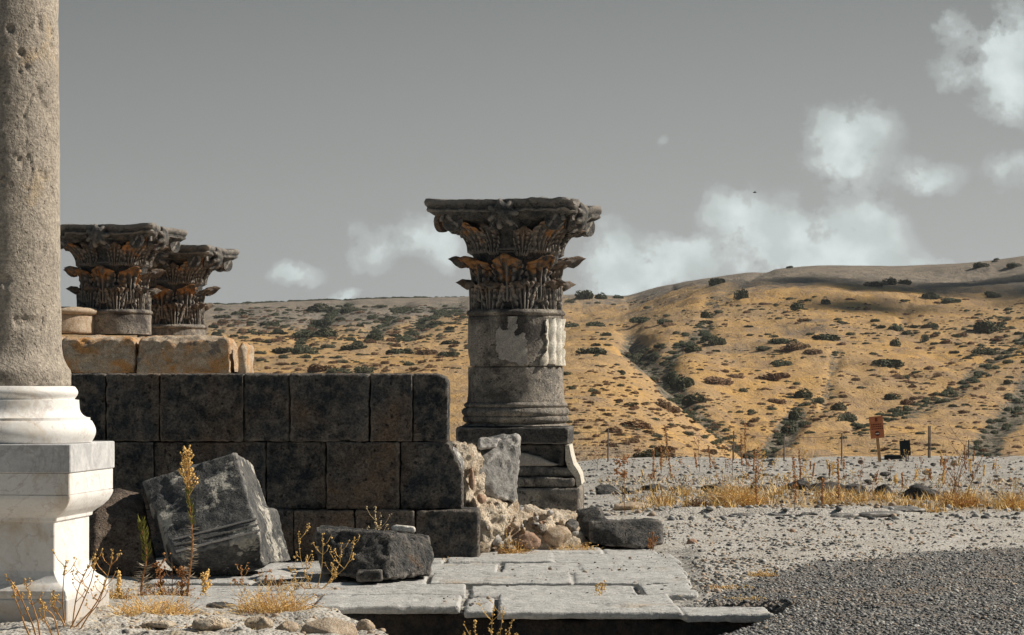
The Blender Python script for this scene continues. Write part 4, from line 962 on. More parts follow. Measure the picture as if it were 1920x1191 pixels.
# rubble core
rc = empty('rubble_core', tuple(P(960, 1030, 24)), 0, 'broken rubble and white mortar at the right end of the dark wall', 'rubble')
RS_EXTRA = []
def rpart(name, hulls, mat, **kw):
    return in_parent(rock(name, [[wp(*p) for p in h] for h in hulls], mat, **kw), rc)
rpart('mortar', [[(872, 925, 23.2), (900, 922, 23.3), (955, 945, 23.3), (965, 975, 23.2), (900, 1000, 23.0), (890, 1040, 22.9), (905, 1040, 22.9), (930, 1010, 23.1), (875, 925, 24), (960, 950, 24), (905, 1035, 24)],
                 [(846, 834, 22.9), (882, 830, 23), (905, 860, 23.3), (905, 940, 23.3), (872, 940, 23), (868, 890, 22.9), (850, 835, 24), (900, 850, 24), (900, 940, 24)],
                 [(900, 985, 23.4), (1000, 960, 23.9), (1085, 965, 24.2), (1088, 1028, 23.9), (1000, 1032, 23.6), (900, 1042, 23.3), (900, 980, 25.5), (1085, 965, 25.5), (1085, 1010, 25.5), (900, 1020, 25.5)]],
      M['mortar'], voxel=.02, amp=.075, sc=6, big=.03, octs=5)
for _i in range(34):
    _r = random.Random(_i + 300); _x = _r.uniform(905, 1085); _y = _r.uniform(958, 1026); RS_EXTRA.append((_x, _y, 23.25 + (_x - 905) / 180 * .75 - (_y - 958) / 68 * .12 + .12, _r.uniform(9, 26), _r.uniform(7, 18), .07, _r.choice(['basalt_grey', 'tan', 'drum', 'ruddy', 'basalt_grey', 'mortar'])))
rpart('rubble_stone', [[(900, 838, 23.4), (905, 826, 23.6), (935, 818, 23.6), (972, 816, 23.6), (973, 865, 23.6), (966, 944, 23.5), (950, 938, 23.4), (905, 925, 23.3), (890, 890, 23.2), (910, 830, 24.2), (970, 820, 24.3), (966, 940, 24.2), (895, 925, 24)]], M['basalt_grey'], voxel=.02, amp=.035, sc=5, chips=.02, big=.02)
rpart('rubble_stone', [[(900, 822, 23.2), (940, 822, 23.3), (930, 842, 23.2), (895, 842, 23.1), (905, 824, 24), (940, 824, 24), (900, 840, 24)]], M['basalt_grey'], voxel=.02, amp=.02, sc=6)
rpart('rubble_stone', [[(846, 838, 22.75), (868, 888, 22.8), (862, 868, 22.7), (855, 832, 23.2), (872, 860, 23.0), (868, 890, 23.2)]], M['basalt_grey'], voxel=.014, amp=.01, sc=8)
rr = random.Random(12)
def blobpts(cx, cy, D, w_, h_, d_, n=26, sd=0):
    r = random.Random(sd or int(cx * 7 + cy)); o = []
    for i in range(n):
        v = Vector((r.gauss(0, 1), r.gauss(0, 1), r.gauss(0, 1))).normalized(); c = P(cx, cy, D); k = D / F
        o.append((c.x + v.x * w_ * k / 2, c.y + v.y * d_, c.z + v.z * h_ * k / 2))
    return o
def rb(name, cx, cy, D, w_, h_, d_, mat, **kw):
    return in_parent(rock(name, [blobpts(cx, cy, D, w_, h_, d_)], mat, **{**dict(voxel=.02, amp=.02, sc=7, chips=.01), **kw}), rc)
for (cx, cy, D, w_, h_, d_, m_) in [(1045, 1008, 23.75, 66, 48, .2, 'tan'), (990, 1016, 23.5, 54, 34, .15, 'ruddy'), (1000, 970, 24.0, 36, 16, .15, 'basalt_grey'), (1036, 962, 24.4, 70, 14, .2, 'basalt_grey'), (975, 957, 24.0, 34, 18, .12, 'basalt_grey'), (1070, 985, 24.0, 30, 24, .15, 'basalt'), (950, 965, 23.6, 28, 14, .12, 'ruddy'), (930, 1012, 23.2, 22, 28, .1, 'basalt_grey'), (915, 990, 23.1, 16, 22, .1, 'drum'), (955, 1030, 23.2, 30, 14, .1, 'drum'), (903, 935, 23.15, 18, 16, .08, 'ruddy'), (885, 895, 23.0, 12, 50, .06, 'ruddy'), (1015, 990, 23.7, 26, 18, .12, 'drum'), (965, 985, 23.5, 26, 16, .1, 'tan')] + RS_EXTRA:
    rb('rubble_stone', cx, cy, D, w_, h_, d_, M[m_])

# ------------------------------------------------------------------ loose rocks
def loose(name, cx, cy, D, w_, h_, mat, label, d_=None, cat='rock', group='loose rocks on the plateau', **kw):
    k = D / F; o = rock(name, [blobpts(cx, cy, D, w_, h_, d_ or w_ * k * .45)], mat, **{**dict(voxel=max(.012, w_ * k / 26), amp=w_ * k * .06, sc=2.2 / (w_ * k), chips=w_ * k * .04), **kw})
    tag(o, label, cat, group)
FG = 'stones in the foreground'
loose('rock', 618, 1185, 15.35, 120, 58, M['tan'], 'large rounded tan stone at the bottom edge before the pavement', group=FG, chips=0, amp=.008)
loose('rock', 540, 1182, 15.4, 48, 36, M['tan'], 'small tan stone left of the large rounded one', group=FG)
loose('rock', 685, 1176, 15.6, 40, 34, M['tan'], 'dark pitted stone right of the large rounded one', group=FG)
loose('rock', 486, 1168, 15.7, 60, 32, M['mortar'], 'pale crumbling stone under the right tuft of dry grass', group=FG)
loose('rock', 236, 1188, 15.3, 24, 18, M['basalt'], 'small round dark stone at the bottom left corner', group=FG)
loose('rock', 300, 1172, 15.7, 70, 22, M['mortar'], 'flat pale stone under the left tuft of dry grass', group=FG)
loose('rock', 400, 1172, 15.6, 84, 36, M['mortar'], 'low pale crumbling stone between the two grass tufts', group=FG)
loose('rock', 415, 1136, 17.2, 60, 16, M['basalt'], 'flat dark stone at the left corner of the pavement', group=FG)
loose('rock', 1135, 924, 36, 52, 36, M['basalt'], 'black pitted rock beside the foot of the column')
loose('rock', 1178, 930, 35.5, 40, 24, M['basalt'], 'low dark rock between two black pitted rocks')
loose('rock', 1228, 922, 36, 64, 36, M['basalt'], 'angular black rock with a pale top behind the tan slab')
loose('rock', 1270, 925, 36, 44, 28, M['basalt'], 'rounded dark rock at the left end of the tall dry grass')
loose('rock', 1187, 908, 39, 18, 16, M['basalt'], 'small dark upright rock behind the black pitted rocks')
loose('rock', 1187, 952, 31.5, 84, 20, M['tan'], 'long tan slab of stone lying behind the L-shaped block', d_=.15)
loose('rock', 1657, 932, 34.8, 50, 50, M['basalt'], 'dark square boulder in the grass below the red sign')
loose('rock', 1732, 935, 34.8, 88, 54, M['basalt'], 'broad dark boulder in the grass, right of the square one')
loose('rock', 1550, 920, 35.5, 100, 32, M['basalt'], 'long low dark ledge of rock in the grass')
loose('rock', 1600, 922, 35.2, 60, 30, M['basalt'], 'dark jagged rock between the long ledge and the square boulder')
loose('rock', 1420, 918, 36, 44, 20, M['basalt'], 'dark rock half hidden behind the tall golden tuft')
loose('rock', 1340, 918, 36, 56, 22, M['basalt'], 'flat dark rock behind the left of the golden grass')
loose('rock', 1500, 916, 35.8, 60, 30, M['basalt'], 'low dark rock at the left end of the ledge')
loose('rock', 1912, 945, 34, 30, 26, M['drum'], 'brown rock in the grass at the right edge of the picture')
loose('rock', 1795, 962, 31, 42, 14, M['basalt_grey'], 'flat grey stone at the edge of the track below the broad boulder')
loose('rock', 1728, 950, 32, 20, 12, M['tan'], 'small tan flake of stone before the broad boulder')
loose('rock', 1440, 953, 32, 22, 10, M['basalt'], 'small dark rock at the front edge of the grass')
loose('rock', 1448, 865, 50, 18, 12, M['basalt_grey'], 'pale topped rock on the plateau edge above the dry stalks')
loose('rock', 1437, 893, 42, 22, 12, M['drum'], 'rock with a pale face behind the dry stalks')
loose('rock', 1614, 866, 50, 12, 10, M['basalt'], 'small dark rock left of the red sign post')
loose('rock', 1660, 889, 43, 28, 10, M['basalt'], 'flat dark rock on bare ground below the red sign')
loose('rock', 1738, 886, 43, 22, 12, M['basalt_grey'], 'grey rock on bare ground below the black board')
loose('rock', 1770, 864, 50, 18, 10, M['basalt'], 'dark rock on the plateau edge right of the black board')
loose('rock', 1790, 868, 49, 18, 14, M['tan'], 'tan rock on the plateau edge right of the black board')
loose('rock', 1750, 871, 48, 12, 8, M['basalt'], 'tiny dark rock just below the black board')
loose('rock', 1541, 897, 41, 20, 10, M['basalt'], 'small dark rock left of the stubby orange stalk')
loose('rock', 1575, 880, 45, 14, 6, M['basalt'], 'tiny flat dark rock on bare ground beyond the grass')
loose('rock', 1628, 902, 40, 18, 8, M['basalt'], 'low dark rock below the flat dark one')
loose('rock', 1868, 893, 42, 16, 6, M['basalt'], 'tiny dark rock on the pale bare ground at right')
loose('rock', 1298, 1018, 24.7, 24, 18, M['ruddy'], 'upright reddish stone on dust right of the L-shaped block', group=FG, chips=0)
loose('rock', 1487, 996, 26.8, 16, 11, M['ruddy'], 'round reddish stone alone on the pale track', group=FG, chips=0)
loose('rock', 1668, 985, 28, 16, 9, M['ruddy'], 'rounded brown stone on the pale track below the flat slabs', group=FG, chips=0)
loose('rock', 1097, 1073, 20.7, 13, 9, M['tan'], 'small tan pebble on the pavement', group='pebbles on the pavement')
loose('rock', 1104, 1083, 20.1, 9, 8, M['basalt'], 'small black pebble next to the tan pebble on the pavement', group='pebbles on the pavement')
loose('rock', 1197, 1112, 18.6, 12, 8, M['basalt'], 'largest black pebble at the right of the pavement', group='pebbles on the pavement')
loose('rock', 1300, 1105, 18.9, 20, 7, M['drum'], 'flat brown stone on the pavement edge by the gravel', group='pebbles on the pavement')
loose('rock', 1718, 1174, 15.9, 22, 7, M['whitestone'], 'white pebble in the dark gravel near the bottom edge', group=FG, chips=0)
# flat stones along the shadowed ledge
for i, (x, y, D, w_, h_, lb) in enumerate([(1300, 963, 30.3, 120, 10, 'thin grey slab at the left end of the ledge line'), (1390, 965, 30.15, 100, 12, 'thin grey slab in the middle of the ledge line'), (1480, 964, 30.15, 130, 9, 'long low grey slab on the ledge line'), (1526, 957, 30.8, 68, 10, 'grey slab at the front of the dry grass, left of the stack'), (1640, 963, 30.2, 120, 14, 'lower grey slab of the stack below the dark boulders'), (1690, 955, 30.5, 90, 10, 'upper grey slab of the stack below the dark boulders'), (1580, 966, 30.0, 90, 9, 'small grey slab left of the stack on the ledge line')]):
    loose('flat_slab', x, y, D, w_, h_, M['basalt_grey'], lb, d_=.45, cat='slab', group='flat slabs along the ledge', amp=.02, sc=4, voxel=.03)

# pebbles and gravel as stuff
bmI = bmesh.new(); bmesh.ops.create_icosphere(bmI, subdivisions=1, radius=1); bmI.verts.ensure_lookup_table()
ICO_V = np.array([v.co[:] for v in bmI.verts]); ICO_F = np.array([[v.index for v in f.verts] for f in bmI.faces]); bmI.free()
def pebbles(name, n, sampler, rmin, rmax, mats, label, cat, flat_=.6):
    for mi, (mat, share, nm) in enumerate(mats):
        k = int(n * share); X, Y = sampler(k); Z = gz(X, Y); k = len(X)
        r = rmin * (rmax / rmin) ** (rng.random(k) ** 2.2)
        sc = np.stack([r * rng.uniform(.8, 1.4, k), r * rng.uniform(.8, 1.3, k), r * rng.uniform(.4, .9, k) * flat_ / .6], -1)
        jit = rng.uniform(.7, 1.25, (k, len(ICO_V), 1)); V = ICO_V[None] * jit * sc[:, None, :]
        a = rng.uniform(0, 6.28, k); ca, sa = np.cos(a)[:, None], np.sin(a)[:, None]
        Vx = V[..., 0] * ca - V[..., 1] * sa; Vy = V[..., 0] * sa + V[..., 1] * ca
        V = np.stack([Vx + X[:, None], Vy + Y[:, None], V[..., 2] + Z[:, None] + (r * .18)[:, None]], -1).reshape(-1, 3)
        Fq = (ICO_F[None] + (np.arange(k) * len(ICO_V))[:, None, None]).reshape(-1, 3)
        o = link(name, np_mesh(name, V, Fq), mat); tag(o, nm + ' ' + label, cat, kind='stuff')
def samp_px(x0, x1, y0, y1, cond=None):
    def f(k):
        x = rng.uniform(x0, x1, k * 2); y = rng.uniform(y0, y1, k * 2); Y = H * F / (y - HY); X = (x - CX) / F * Y
        if cond is not None:
            m = cond(X, Y) > rng.random(k * 2); X, Y = X[m], Y[m]
        return X[:k], Y[:k]
    return f
gb = flat('gravel_dark', (.14, .14, .14), var=.5, sc=11); gl = flat('gravel_light', (.38, .37, .35), var=.35, sc=11); gt = flat('gravel_tan', (.4, .31, .23), var=.3, sc=11)
pebbles('gravel', 30000, samp_px(1180, 2000, 1020, 1260, gravel_mask), .004, .017, [(gb, .66, 'dark'), (gl, .29, 'light grey'), (gt, .05, 'tan')], 'gravel of the track at the lower right', 'gravel')
pebbles('pebbles', 11000, samp_px(1090, 2000, 975, 1150, lambda X, Y: (1 - gravel_mask(X, Y)) * (1 - .93 * in_pave(X, Y)) * (.4 + .6 * (f2(X * .7, Y * .3, 3, 63) > .02))), .004, .026, [(gb, .4, 'dark'), (gl, .3, 'light grey'), (gt, .3, 'tan')], 'pebbles strewn over the pale dust', 'pebbles')
pebbles('rubble_scatter', 6500, samp_px(1060, 2000, 862, 975), .006, .05, [(gb, .4, 'dark'), (gl, .42, 'light grey'), (gt, .18, 'tan')], 'small stones strewn over the plateau beyond the ledge', 'rubble')
pebbles('pebbles', 600, samp_px(180, 760, 1118, 1200, lambda X, Y: (Y < 17.1) * 1.0), .004, .022, [(gb, .25, 'dark'), (gl, .25, 'grey'), (gt, .5, 'tan')], 'pebbles in the earth at the lower left', 'pebbles')
def pv(X, Y): return in_pave(X, Y) * (.12 + .9 * (f2(X * 3, Y * 2, 2, 91) > .25)) * (.35 + .65 * sstep(-.5, 1, X))
def gz_keep(X, Y): return gz(X, Y)
_gz = gz
def gz(X, Y):
    z = _gz(X, Y); return np.where(in_pave(X, Y) > .5, .0, z)
pebbles('pebbles', 420, samp_px(560, 1300, 1040, 1150, pv), .005, .02, [(gb, .6, 'black'), (gt, .4, 'tan')], 'grit and pebbles lying on the pavement', 'pebbles')
gz = _gz
def gz1(x, y): return float(gz(np.array([x]), np.array([y]))[0])

# ------------------------------------------------------------------ plants
def ground_at(px, py, z=0.0):
    D = Dg(py, z); X = (px - CX) / F * D; return Vector((X, D, max(gz1(X, D), -.6)))
def stalk(rr, base, h, lean=(0, 0), wob=.05, n=7):
    pts = []; a = rr.uniform(0, 6)
    for i in range(n):
        t = i / (n - 1); pts.append(base + Vector((lean[0] * t ** 1.3 + wob * h * math.sin(a + t * 4) * t, lean[1] * t, h * t)))
    return pts
def weed(label, px, py, hpx, style, mat, group=None, lean=0, seed=None, D=None, name='dry_stalk'):
    rr = random.Random(seed if seed is not None else int(px * 3 + py)); D = D or Dg(py); k = D / F; X = (px - CX) * k
    b = Vector((X, D, gz1(X, D) - .01)); h = hpx * k; mb = MB(); hd = MB()
    main = stalk(rr, b, h, (lean * k, 0), .03)
    mb.tube(main, .0035 + h * .003, .002, 4)
    if style == 'spike':      # thin stem, dense dry seeds clinging to its upper half
        for i in range(int(60 + h * 60)):
            t = rr.uniform(.15, 1); q = main[int(t * 6)] if t < 1 else main[-1]; f = t * 6 - int(t * 6); q2 = main[min(6, int(t * 6) + 1)]; p = q.lerp(q2, f)
            hd.blob(p + Vector((rr.uniform(-1, 1), rr.uniform(-1, 1), 0)) * .018 * h ** .3, rr.uniform(.006, .013))
    elif style == 'twig':
        for i in range(rr.randint(5, 9)):
            t = rr.uniform(.25, .95); p = main[min(6, int(t * 6))]; s = rr.choice([-1, 1]); L = h * rr.uniform(.15, .4)
            q = p + Vector((s * L * rr.uniform(.3, .8), rr.uniform(-.3, .3) * L, L)); mb.tube([p, (p + q) / 2 + Vector((s * .01, 0, -.01)), q], .003, .0015, 3)
            hd.blob(q, rr.uniform(.008, .016)) 
            if rr.random() < .6: q3 = p.lerp(q, .6); mb.tube([q3, q3 + Vector((-s * L * .3, 0, L * .4))], .002, .001, 3); hd.blob(q3 + Vector((-s * L * .3, 0, L * .4)), .008)
    elif style == 'thistle':
        for i in range(3):
            p = main[-1 - i] if i else main[-1]; q = p + Vector((rr.uniform(-.1, .1) * (i > 0), 0, .08 * (i > 0))); mb.tube([p, q], .004, .003, 3)
            for _ in range(26): hd.blob(q + Vector((rr.gauss(0, .022), rr.gauss(0, .022), rr.gauss(0, .026))), .012)
            if i and rr.random() < .5: break
    elif style == 'bushy':
        for i in range(26):
            t = rr.uniform(.1, 1); p = main[min(6, int(t * 6))]; L = h * rr.uniform(.1, .3); a = rr.uniform(0, 6.28)
            q = p + Vector((L * .6 * math.cos(a), L * .4 * math.sin(a), L * rr.uniform(.4, 1))); mb.tube([p, q], .0028, .0015, 3)
            for _ in range(5): hd.blob(p.lerp(q, rr.uniform(.5, 1)) + Vector((rr.gauss(0, .008),) * 3), rr.uniform(.005, .011))
    t = empty(name, b, 0, label, 'dry plant', group)
    o1 = in_parent(mb.build('stem', mat), t)
    if hd.v: in_parent(hd.build('seed_head', M['rust'] if mat is not M['straw'] else M['straw']), t)
    return t
PG = 'dry stalks standing on the plateau'
ST = [(1168, 945, 55, 'thistle', 'brown', 0, 'thin stalk with round brown thistle heads left of the tan slab'), (1172, 968, 108, 'thistle', 'rust', -4, 'tall thistle stalk rising behind the L-shaped block'),
      (1227, 912, 60, 'spike', 'rust', -4, 'short rusty spike above the angular black rock'), (1258, 918, 110, 'spike', 'brown', -10, 'tallest brown spiked stalk on the plateau, left of centre'), (1312, 895, 70, 'twig', 'rust', -4, 'rusty stalk with an open head right of the tallest spike'),
      (1332, 893, 48, 'spike', 'brown', -2, 'short brown stalk beside the rusty open head'), (1240, 888, 42, 'spike', 'brown', 0, 'thin low stalk behind the tallest brown spike'), (1360, 890, 40, 'twig', 'rust', 0, 'low rusty twigs behind the tall dry grass'),
      (1373, 903, 90, 'twig', 'brown', 3, 'tall twiggy brown stalk at the foot of the golden spur'), (1392, 893, 70, 'spike', 'rust', -4, 'rusty stalk between two twiggy stalks'), (1401, 897, 95, 'spike', 'brown', -6, 'tall thin brown stalk right of the twiggy one'),
      (1414, 900, 50, 'spike', 'brown', 0, 'short thin brown stalk left of the bushy orange pair'), (1422, 905, 62, 'bushy', 'rust', 0, 'left plant of the bushy orange pair'), (1430, 905, 66, 'bushy', 'straw', -3, 'right plant of the bushy orange pair'),
      (1500, 915, 65, 'spike', 'brown', 0, 'thin dark stalk left of the thick orange spike'), (1511, 915, 70, 'bushy', 'straw', -1, 'thick orange spike standing alone at centre right'), (1562, 897, 32, 'bushy', 'straw', 0, 'stubby orange spike right of the thick one'),
      (1555, 897, 26, 'spike', 'brown', 0, 'small dark stalk next to the stubby orange spike'), (1643, 912, 26, 'bushy', 'rust', 0, 'short rusty clump under the red sign'), (1680, 912, 22, 'bushy', 'straw', 0, 'short straw clump below the black board'), (1692, 914, 28, 'spike', 'rust', 0, 'thin rusty spike below the black board'),
      (1718, 906, 22, 'bushy', 'straw', 0, 'short orange tuft stalk above the broad boulder'), (1770, 905, 38, 'bushy', 'rust', 0, 'rusty upright clump left of the long bare canes'), (1744, 905, 20, 'bushy', 'rust', 0, 'low rusty clump above the broad boulder'),
      (1790, 935, 72, 'twig', 'rust', -2, 'reddish twiggy plant at the foot of the long bare canes'), (1785, 950, 130, 'twig', 'brown', 28, 'long bare cane leaning right, left one of two'), (1810, 950, 118, 'twig', 'brown', 42, 'long bare cane leaning right, right one of two'), (1795, 950, 95, 'twig', 'rust', 12, 'shorter reddish cane between the two long ones'),
      (1120, 880, 40, 'twig', 'brown', 2, 'bare brown twigs against the golden spur by the column'), (1185, 880, 40, 'twig', 'brown', 12, 'forked bare twig beside the fence post'), (1490, 968, 100, 'spike', 'brown', 0, 'thin stalk rising in front of the tall grass'), (1419, 965, 80, 'spike', 'brown', 0, 'thin dark stalk in the middle of the tall grass'),
      (1571, 962, 90, 'spike', 'brown', 2, 'thin dark stalk before the long low ledge'), (1542, 965, 60, 'spike', 'rust', 0, 'rusty thin stalk before the long low ledge'), (1905, 960, 60, 'twig', 'straw_pale', 0, 'pale twig in the grass at the right edge')]
for (x, y, h_, st, mt, ln, lb) in ST: weed(lb, x, y, h_, st, M[mt], PG, ln)
rr = random.Random(77); 
for i in range(60):   # a scatter of lesser stalks
    x = rr.uniform(1200, 1915); y = rr.uniform(872, 915); weed('thin short dry stalk among the scattered stones of the plateau', x, y, rr.uniform(12, 34), rr.choice(['spike', 'twig', 'twig']), M[rr.choice(['rust', 'brown', 'straw'])], 'short stalks among the stones', rr.uniform(-4, 4), seed=i)

def grass_mass(name, n, sampler, hmin, hmax, mats, label, wd=.004, spread=.35, kind='stuff', cat='grass', loc=None):
    for mt, share, nm in mats:
        mb = MB(); X, Y = sampler(int(n * share)); Z = gz(X, Y)
        for x, y, z in zip(X, Y, Z):
            h = random.uniform(hmin, hmax); a = random.uniform(0, 6.28); l = random.uniform(.1, 1) * spread * h * 2
            h *= random.uniform(.45, 1); mb.blade((x, y, z - .01), (x + math.cos(a) * l, y + math.sin(a) * l, z + h), wd * random.uniform(.7, 1.4), Vector((random.uniform(-.1, .1) * h, 0, random.uniform(0, .2) * h)))
        o = mb.build(name, M[mt]); tag(o, nm + ' ' + label, cat, kind=kind)
_cl = random.Random(21)
CLUMP = [(_cl.choice([1.7, 2.25, 2.5, 2.7, 2.9, 3.1, 3.3, 3.8, 4.1, 4.3, 4.75, 5.3, 5.5, 5.75, 6.0, 6.2, 6.6]) + _cl.gauss(0, .1), _cl.uniform(30.6, 34.4), _cl.uniform(.04, .15)) for _ in range(60)]
def s_grass(k):
    if k > 1500:
        a, b = s_grass(1400); q = k - 1400; return np.concatenate([a, rng.uniform(1.4, 7, q)]), np.concatenate([b, rng.uniform(30.3, 36, q)])
    c = rng.integers(0, len(CLUMP), k); A = np.array(CLUMP)[c]; return A[:, 0] + rng.normal(0, 1, k) * A[:, 2], A[:, 1] + rng.normal(0, 1, k) * A[:, 2] * .8
def s_grass2(k):
    Y = rng.uniform(35, 42, k); X = rng.uniform(1.3, .2 * 42, k); return X, Y
grass_mass('dry_grass', 4600, s_grass, .03, .19, [('straw', .6, 'golden'), ('straw_pale', .3, 'pale'), ('rust', .1, 'reddish')], 'dry grass in a strip between the track and the boulders', .0045, .5)
grass_mass('dry_grass', 2600, s_grass2, .03, .12, [('straw_pale', .7, 'sparse pale'), ('rust', .3, 'sparse reddish')], 'dry grass among the stones of the plateau', .005, .6)
def tuft(label, px, py, wpx, hpx, mats, n=420, curl=True, seed=0, group='tufts of dry grass in the foreground', D=None, zoff=0, br=.0021):
    rr = random.Random(seed or int(px)); D = D or Dg(py); k = D / F; X = (px - CX) * k; b = Vector((X, D, gz1(X, D) + zoff)); t = empty('grass_tuft', b, 0, label, 'grass tuft', group)
    for mt, share in mats:
        mb = MB()
        for i in range(int(n * share)):
            a = rr.uniform(0, 6.28); q = rr.random() ** .6; p = Vector((X + math.cos(a) * q * wpx * k * .42, D + math.sin(a) * q * wpx * k * .3, b.z - .01))
            h = hpx * k * rr.uniform(.35, 1) * (1.1 - q * .5); d = Vector((math.cos(a + rr.uniform(-1, 1)), math.sin(a), 0)) * rr.uniform(.1, .9) * h
            pts = [p]; dr = Vector((d.x * .5, d.y * .5, h * .6)).normalized(); L = h * rr.uniform(.7, 1.5) / 6
            for _s in range(6):
                dr = (dr + Vector((rr.gauss(0, .33), rr.gauss(0, .33), rr.gauss(-.07, .3))) * (1 if curl else .3)).normalized(); q_ = pts[-1] + dr * L; q_.z = max(q_.z, b.z + .004); pts.append(q_)
            mb.tube(pts, br, br * .6, 3); e = pts[-1]
            if rr.random() < .3: mb.blob(e, br * 3)
        in_parent(mb.build('blades', M[mt]), t)
GT = [('straw', .6), ('straw_pale', .25), ('rust', .15)]
tuft('left tuft of curly dry grass beside the marble pedestal', 290, 1158, 170, 70, GT, 420, D=16.5)
tuft('right tuft of curly dry grass on the edge of the pavement', 515, 1150, 150, 78, GT, 420, D=16.9)
tuft('thin dry grass at the foot of the large tilted block', 560, 1100, 90, 40, GT, 120, D=19.0)
tuft('dry grass between the rubble and the L-shaped block', 1078, 1028, 110, 26, GT, 260, D=23.6)
tuft('orange dry grass growing on the rubble stones', 962, 1028, 50, 46, [('straw', .7), ('rust', .3)], 260, D=23.1, br=.0022)
tuft('fallen dry straw at the foot of the wall', 848, 1046, 70, 12, GT, 90, D=22.3)
tuft('low straw on the gravel edge beside the pavement', 1430, 1085, 60, 20, GT, 140, D=20.2)
tuft('flattened straw in the dust at the right of the pavement', 1370, 1106, 110, 9, GT, 130, D=19.0)
tuft('scattered straw on the dark gravel', 1400, 1130, 110, 9, [('straw_pale', .6), ('straw', .4)], 90, D=17.9)
tuft('orange tuft of grass at the right edge of the strip', 1898, 965, 60, 34, [('straw', .8), ('rust', .2)], 300, D=31.2, group='tufts in the grass strip', br=.003)
tuft('reddish tuft at the foot of the long bare canes', 1800, 958, 80, 44, [('rust', .5), ('straw', .5)], 320, D=31.8, group='tufts in the grass strip', br=.003)
tuft('tall golden tuft in the middle of the strip', 1380, 965, 110, 60, GT, 520, D=31.2, group='tufts in the grass strip', br=.003)
tuft('dark brown bush at the front of the strip', 1305, 966, 46, 24, [('brown', 1)], 300, D=30.9, group='tufts in the grass strip', br=.003)

def s_lit(k):
    y = rng.uniform(1105, 1190, k); Y = H * F / (y - HY); x = rng.uniform(175, 640, k); return (x - CX) / F * Y, Y
grass_mass('straw_litter', 900, s_lit, .004, .03, [('straw_pale', .6, 'pale'), ('straw', .4, 'golden')], 'straw litter strewn on the earth at the lower left', .0022, 3.0)
tuft('small grass tuft at the foot of the brown block', 215, 1112, 60, 36, GT, 160, D=18.4)
tuft('brown dead growth between the two leafy weeds', 310, 1112, 120, 40, [('rust', .5), ('brown', .3), ('straw', .2)], 260, D=18.5)
tuft('sparse straw on the trench edge by the rounded tan stone', 700, 1165, 60, 30, GT, 90, D=16.2)
# branching dry plants near the pedestal and block
def branchy(label, px, py, D, stems, mat, hmat, seed, r0=.0042, name='dry_plant'):
    rr = random.Random(seed); k = D / F; X = (px - CX) * k; b = Vector((X, D, gz1(X, D))); t = empty(name, b, 0, label, 'dry plant', 'branching dry plants in the foreground')
    for (x0, x1, y1, cur) in stems:
        mb = MB(); hd = MB(); p0 = Vector(((x0 - CX) * k, D + rr.uniform(-.05, .05), b.z - .02)); e = P(x1, y1, D + rr.uniform(-.1, .1)); pts = []
        for i in range(9):
            q = i / 8; pts.append(p0.lerp(e, q) + Vector((cur * k * math.sin(q * math.pi), 0, .012 * math.sin(q * 9 + x0))))
        mb.tube(pts, r0, r0 * .5, 4)
        for i in range(rr.randint(3, 6)):
            j = rr.randint(3, 7); s = rr.choice([-1, 1]); L = (e - p0).length * rr.uniform(.1, .28); q = pts[j] + Vector((s * L * .6, rr.uniform(-.4, .4) * L, L * .8)); mb.tube([pts[j], pts[j].lerp(q, .5) + Vector((s * .008, 0, -.004)), q], r0 * .6, r0 * .35, 3)
            for _ in range(4): hd.blob(q + Vector((rr.gauss(0, .006), 0, rr.gauss(0, .01))), rr.uniform(.003, .008))
        for i in range(16): hd.blob(pts[-1].lerp(pts[-3], rr.random()) + Vector((rr.gauss(0, .005), 0, rr.gauss(0, .005))), rr.uniform(.004, .008))
        o = in_parent(mb.build('stem', mat), t); in_parent(hd.build('seed_head', hmat), t)
branchy('orange dry stalks at the bottom left corner before the pedestal', 60, 1185, 15.2, [(70, 8, 1075, 10), (60, 22, 1090, -6), (75, 45, 1090, 5), (100, 80, 1130, -4), (110, 75, 1125, 8)], M['cane'], M['straw'], 1, .0062)
branchy('tall branching dry stalks before the right face of the pedestal', 135, 1188, 15.6, [(120, 125, 1050, -6), (130, 180, 1030, 12), (140, 212, 1025, 18), (135, 172, 1045, -8), (150, 200, 1090, 6), (125, 100, 1110, -6)], M['cane'], M['straw'], 2, .0055)
branchy('twiggy golden plant between the tilted block and the low wide block', 590, 1100, 19.0, [(590, 560, 1000, -8), (592, 605, 998, 5), (595, 640, 1020, 14), (590, 665, 1012, 18), (588, 575, 1040, -5), (592, 540, 1060, -10), (590, 630, 1065, 10)], M['straw'], M['straw'], 3, .004)
branchy('small dry plant hanging before the pavement riser', 905, 1190, 16.6, [(900, 870, 1180, -3), (905, 945, 1135, 6), (903, 925, 1142, 2), (905, 962, 1160, 5), (905, 890, 1165, -3)], M['straw'], M['straw'], 4, .0035)
branchy('thin dry twig growing behind the low wide block', 700, 1000, 20.9, [(705, 703, 945, 2), (700, 690, 985, -2), (706, 713, 975, 2)], M['straw_pale'], M['straw_pale'], 5, .003)
branchy('small forked dry sprig on the pavement', 1124, 1118, 18.3, [(1124, 1130, 1096, 1), (1124, 1118, 1100, -1)], M['straw'], M['straw'], 6, .003)
branchy('tiny rusty plant before the black L-shaped block', 1223, 1030, 23.7, [(1223, 1224, 998, 0), (1223, 1228, 1008, 1), (1222, 1219, 1010, -1)], M['rust'], M['rust'], 7, .004)
branchy('low dry sprigs in front of the tilted block', 470, 1110, 18.4, [(470, 452, 1065, -4), (472, 500, 1078, 5), (468, 440, 1085, -4), (475, 530, 1085, 6)], M['straw'], M['rust'], 8, .003)

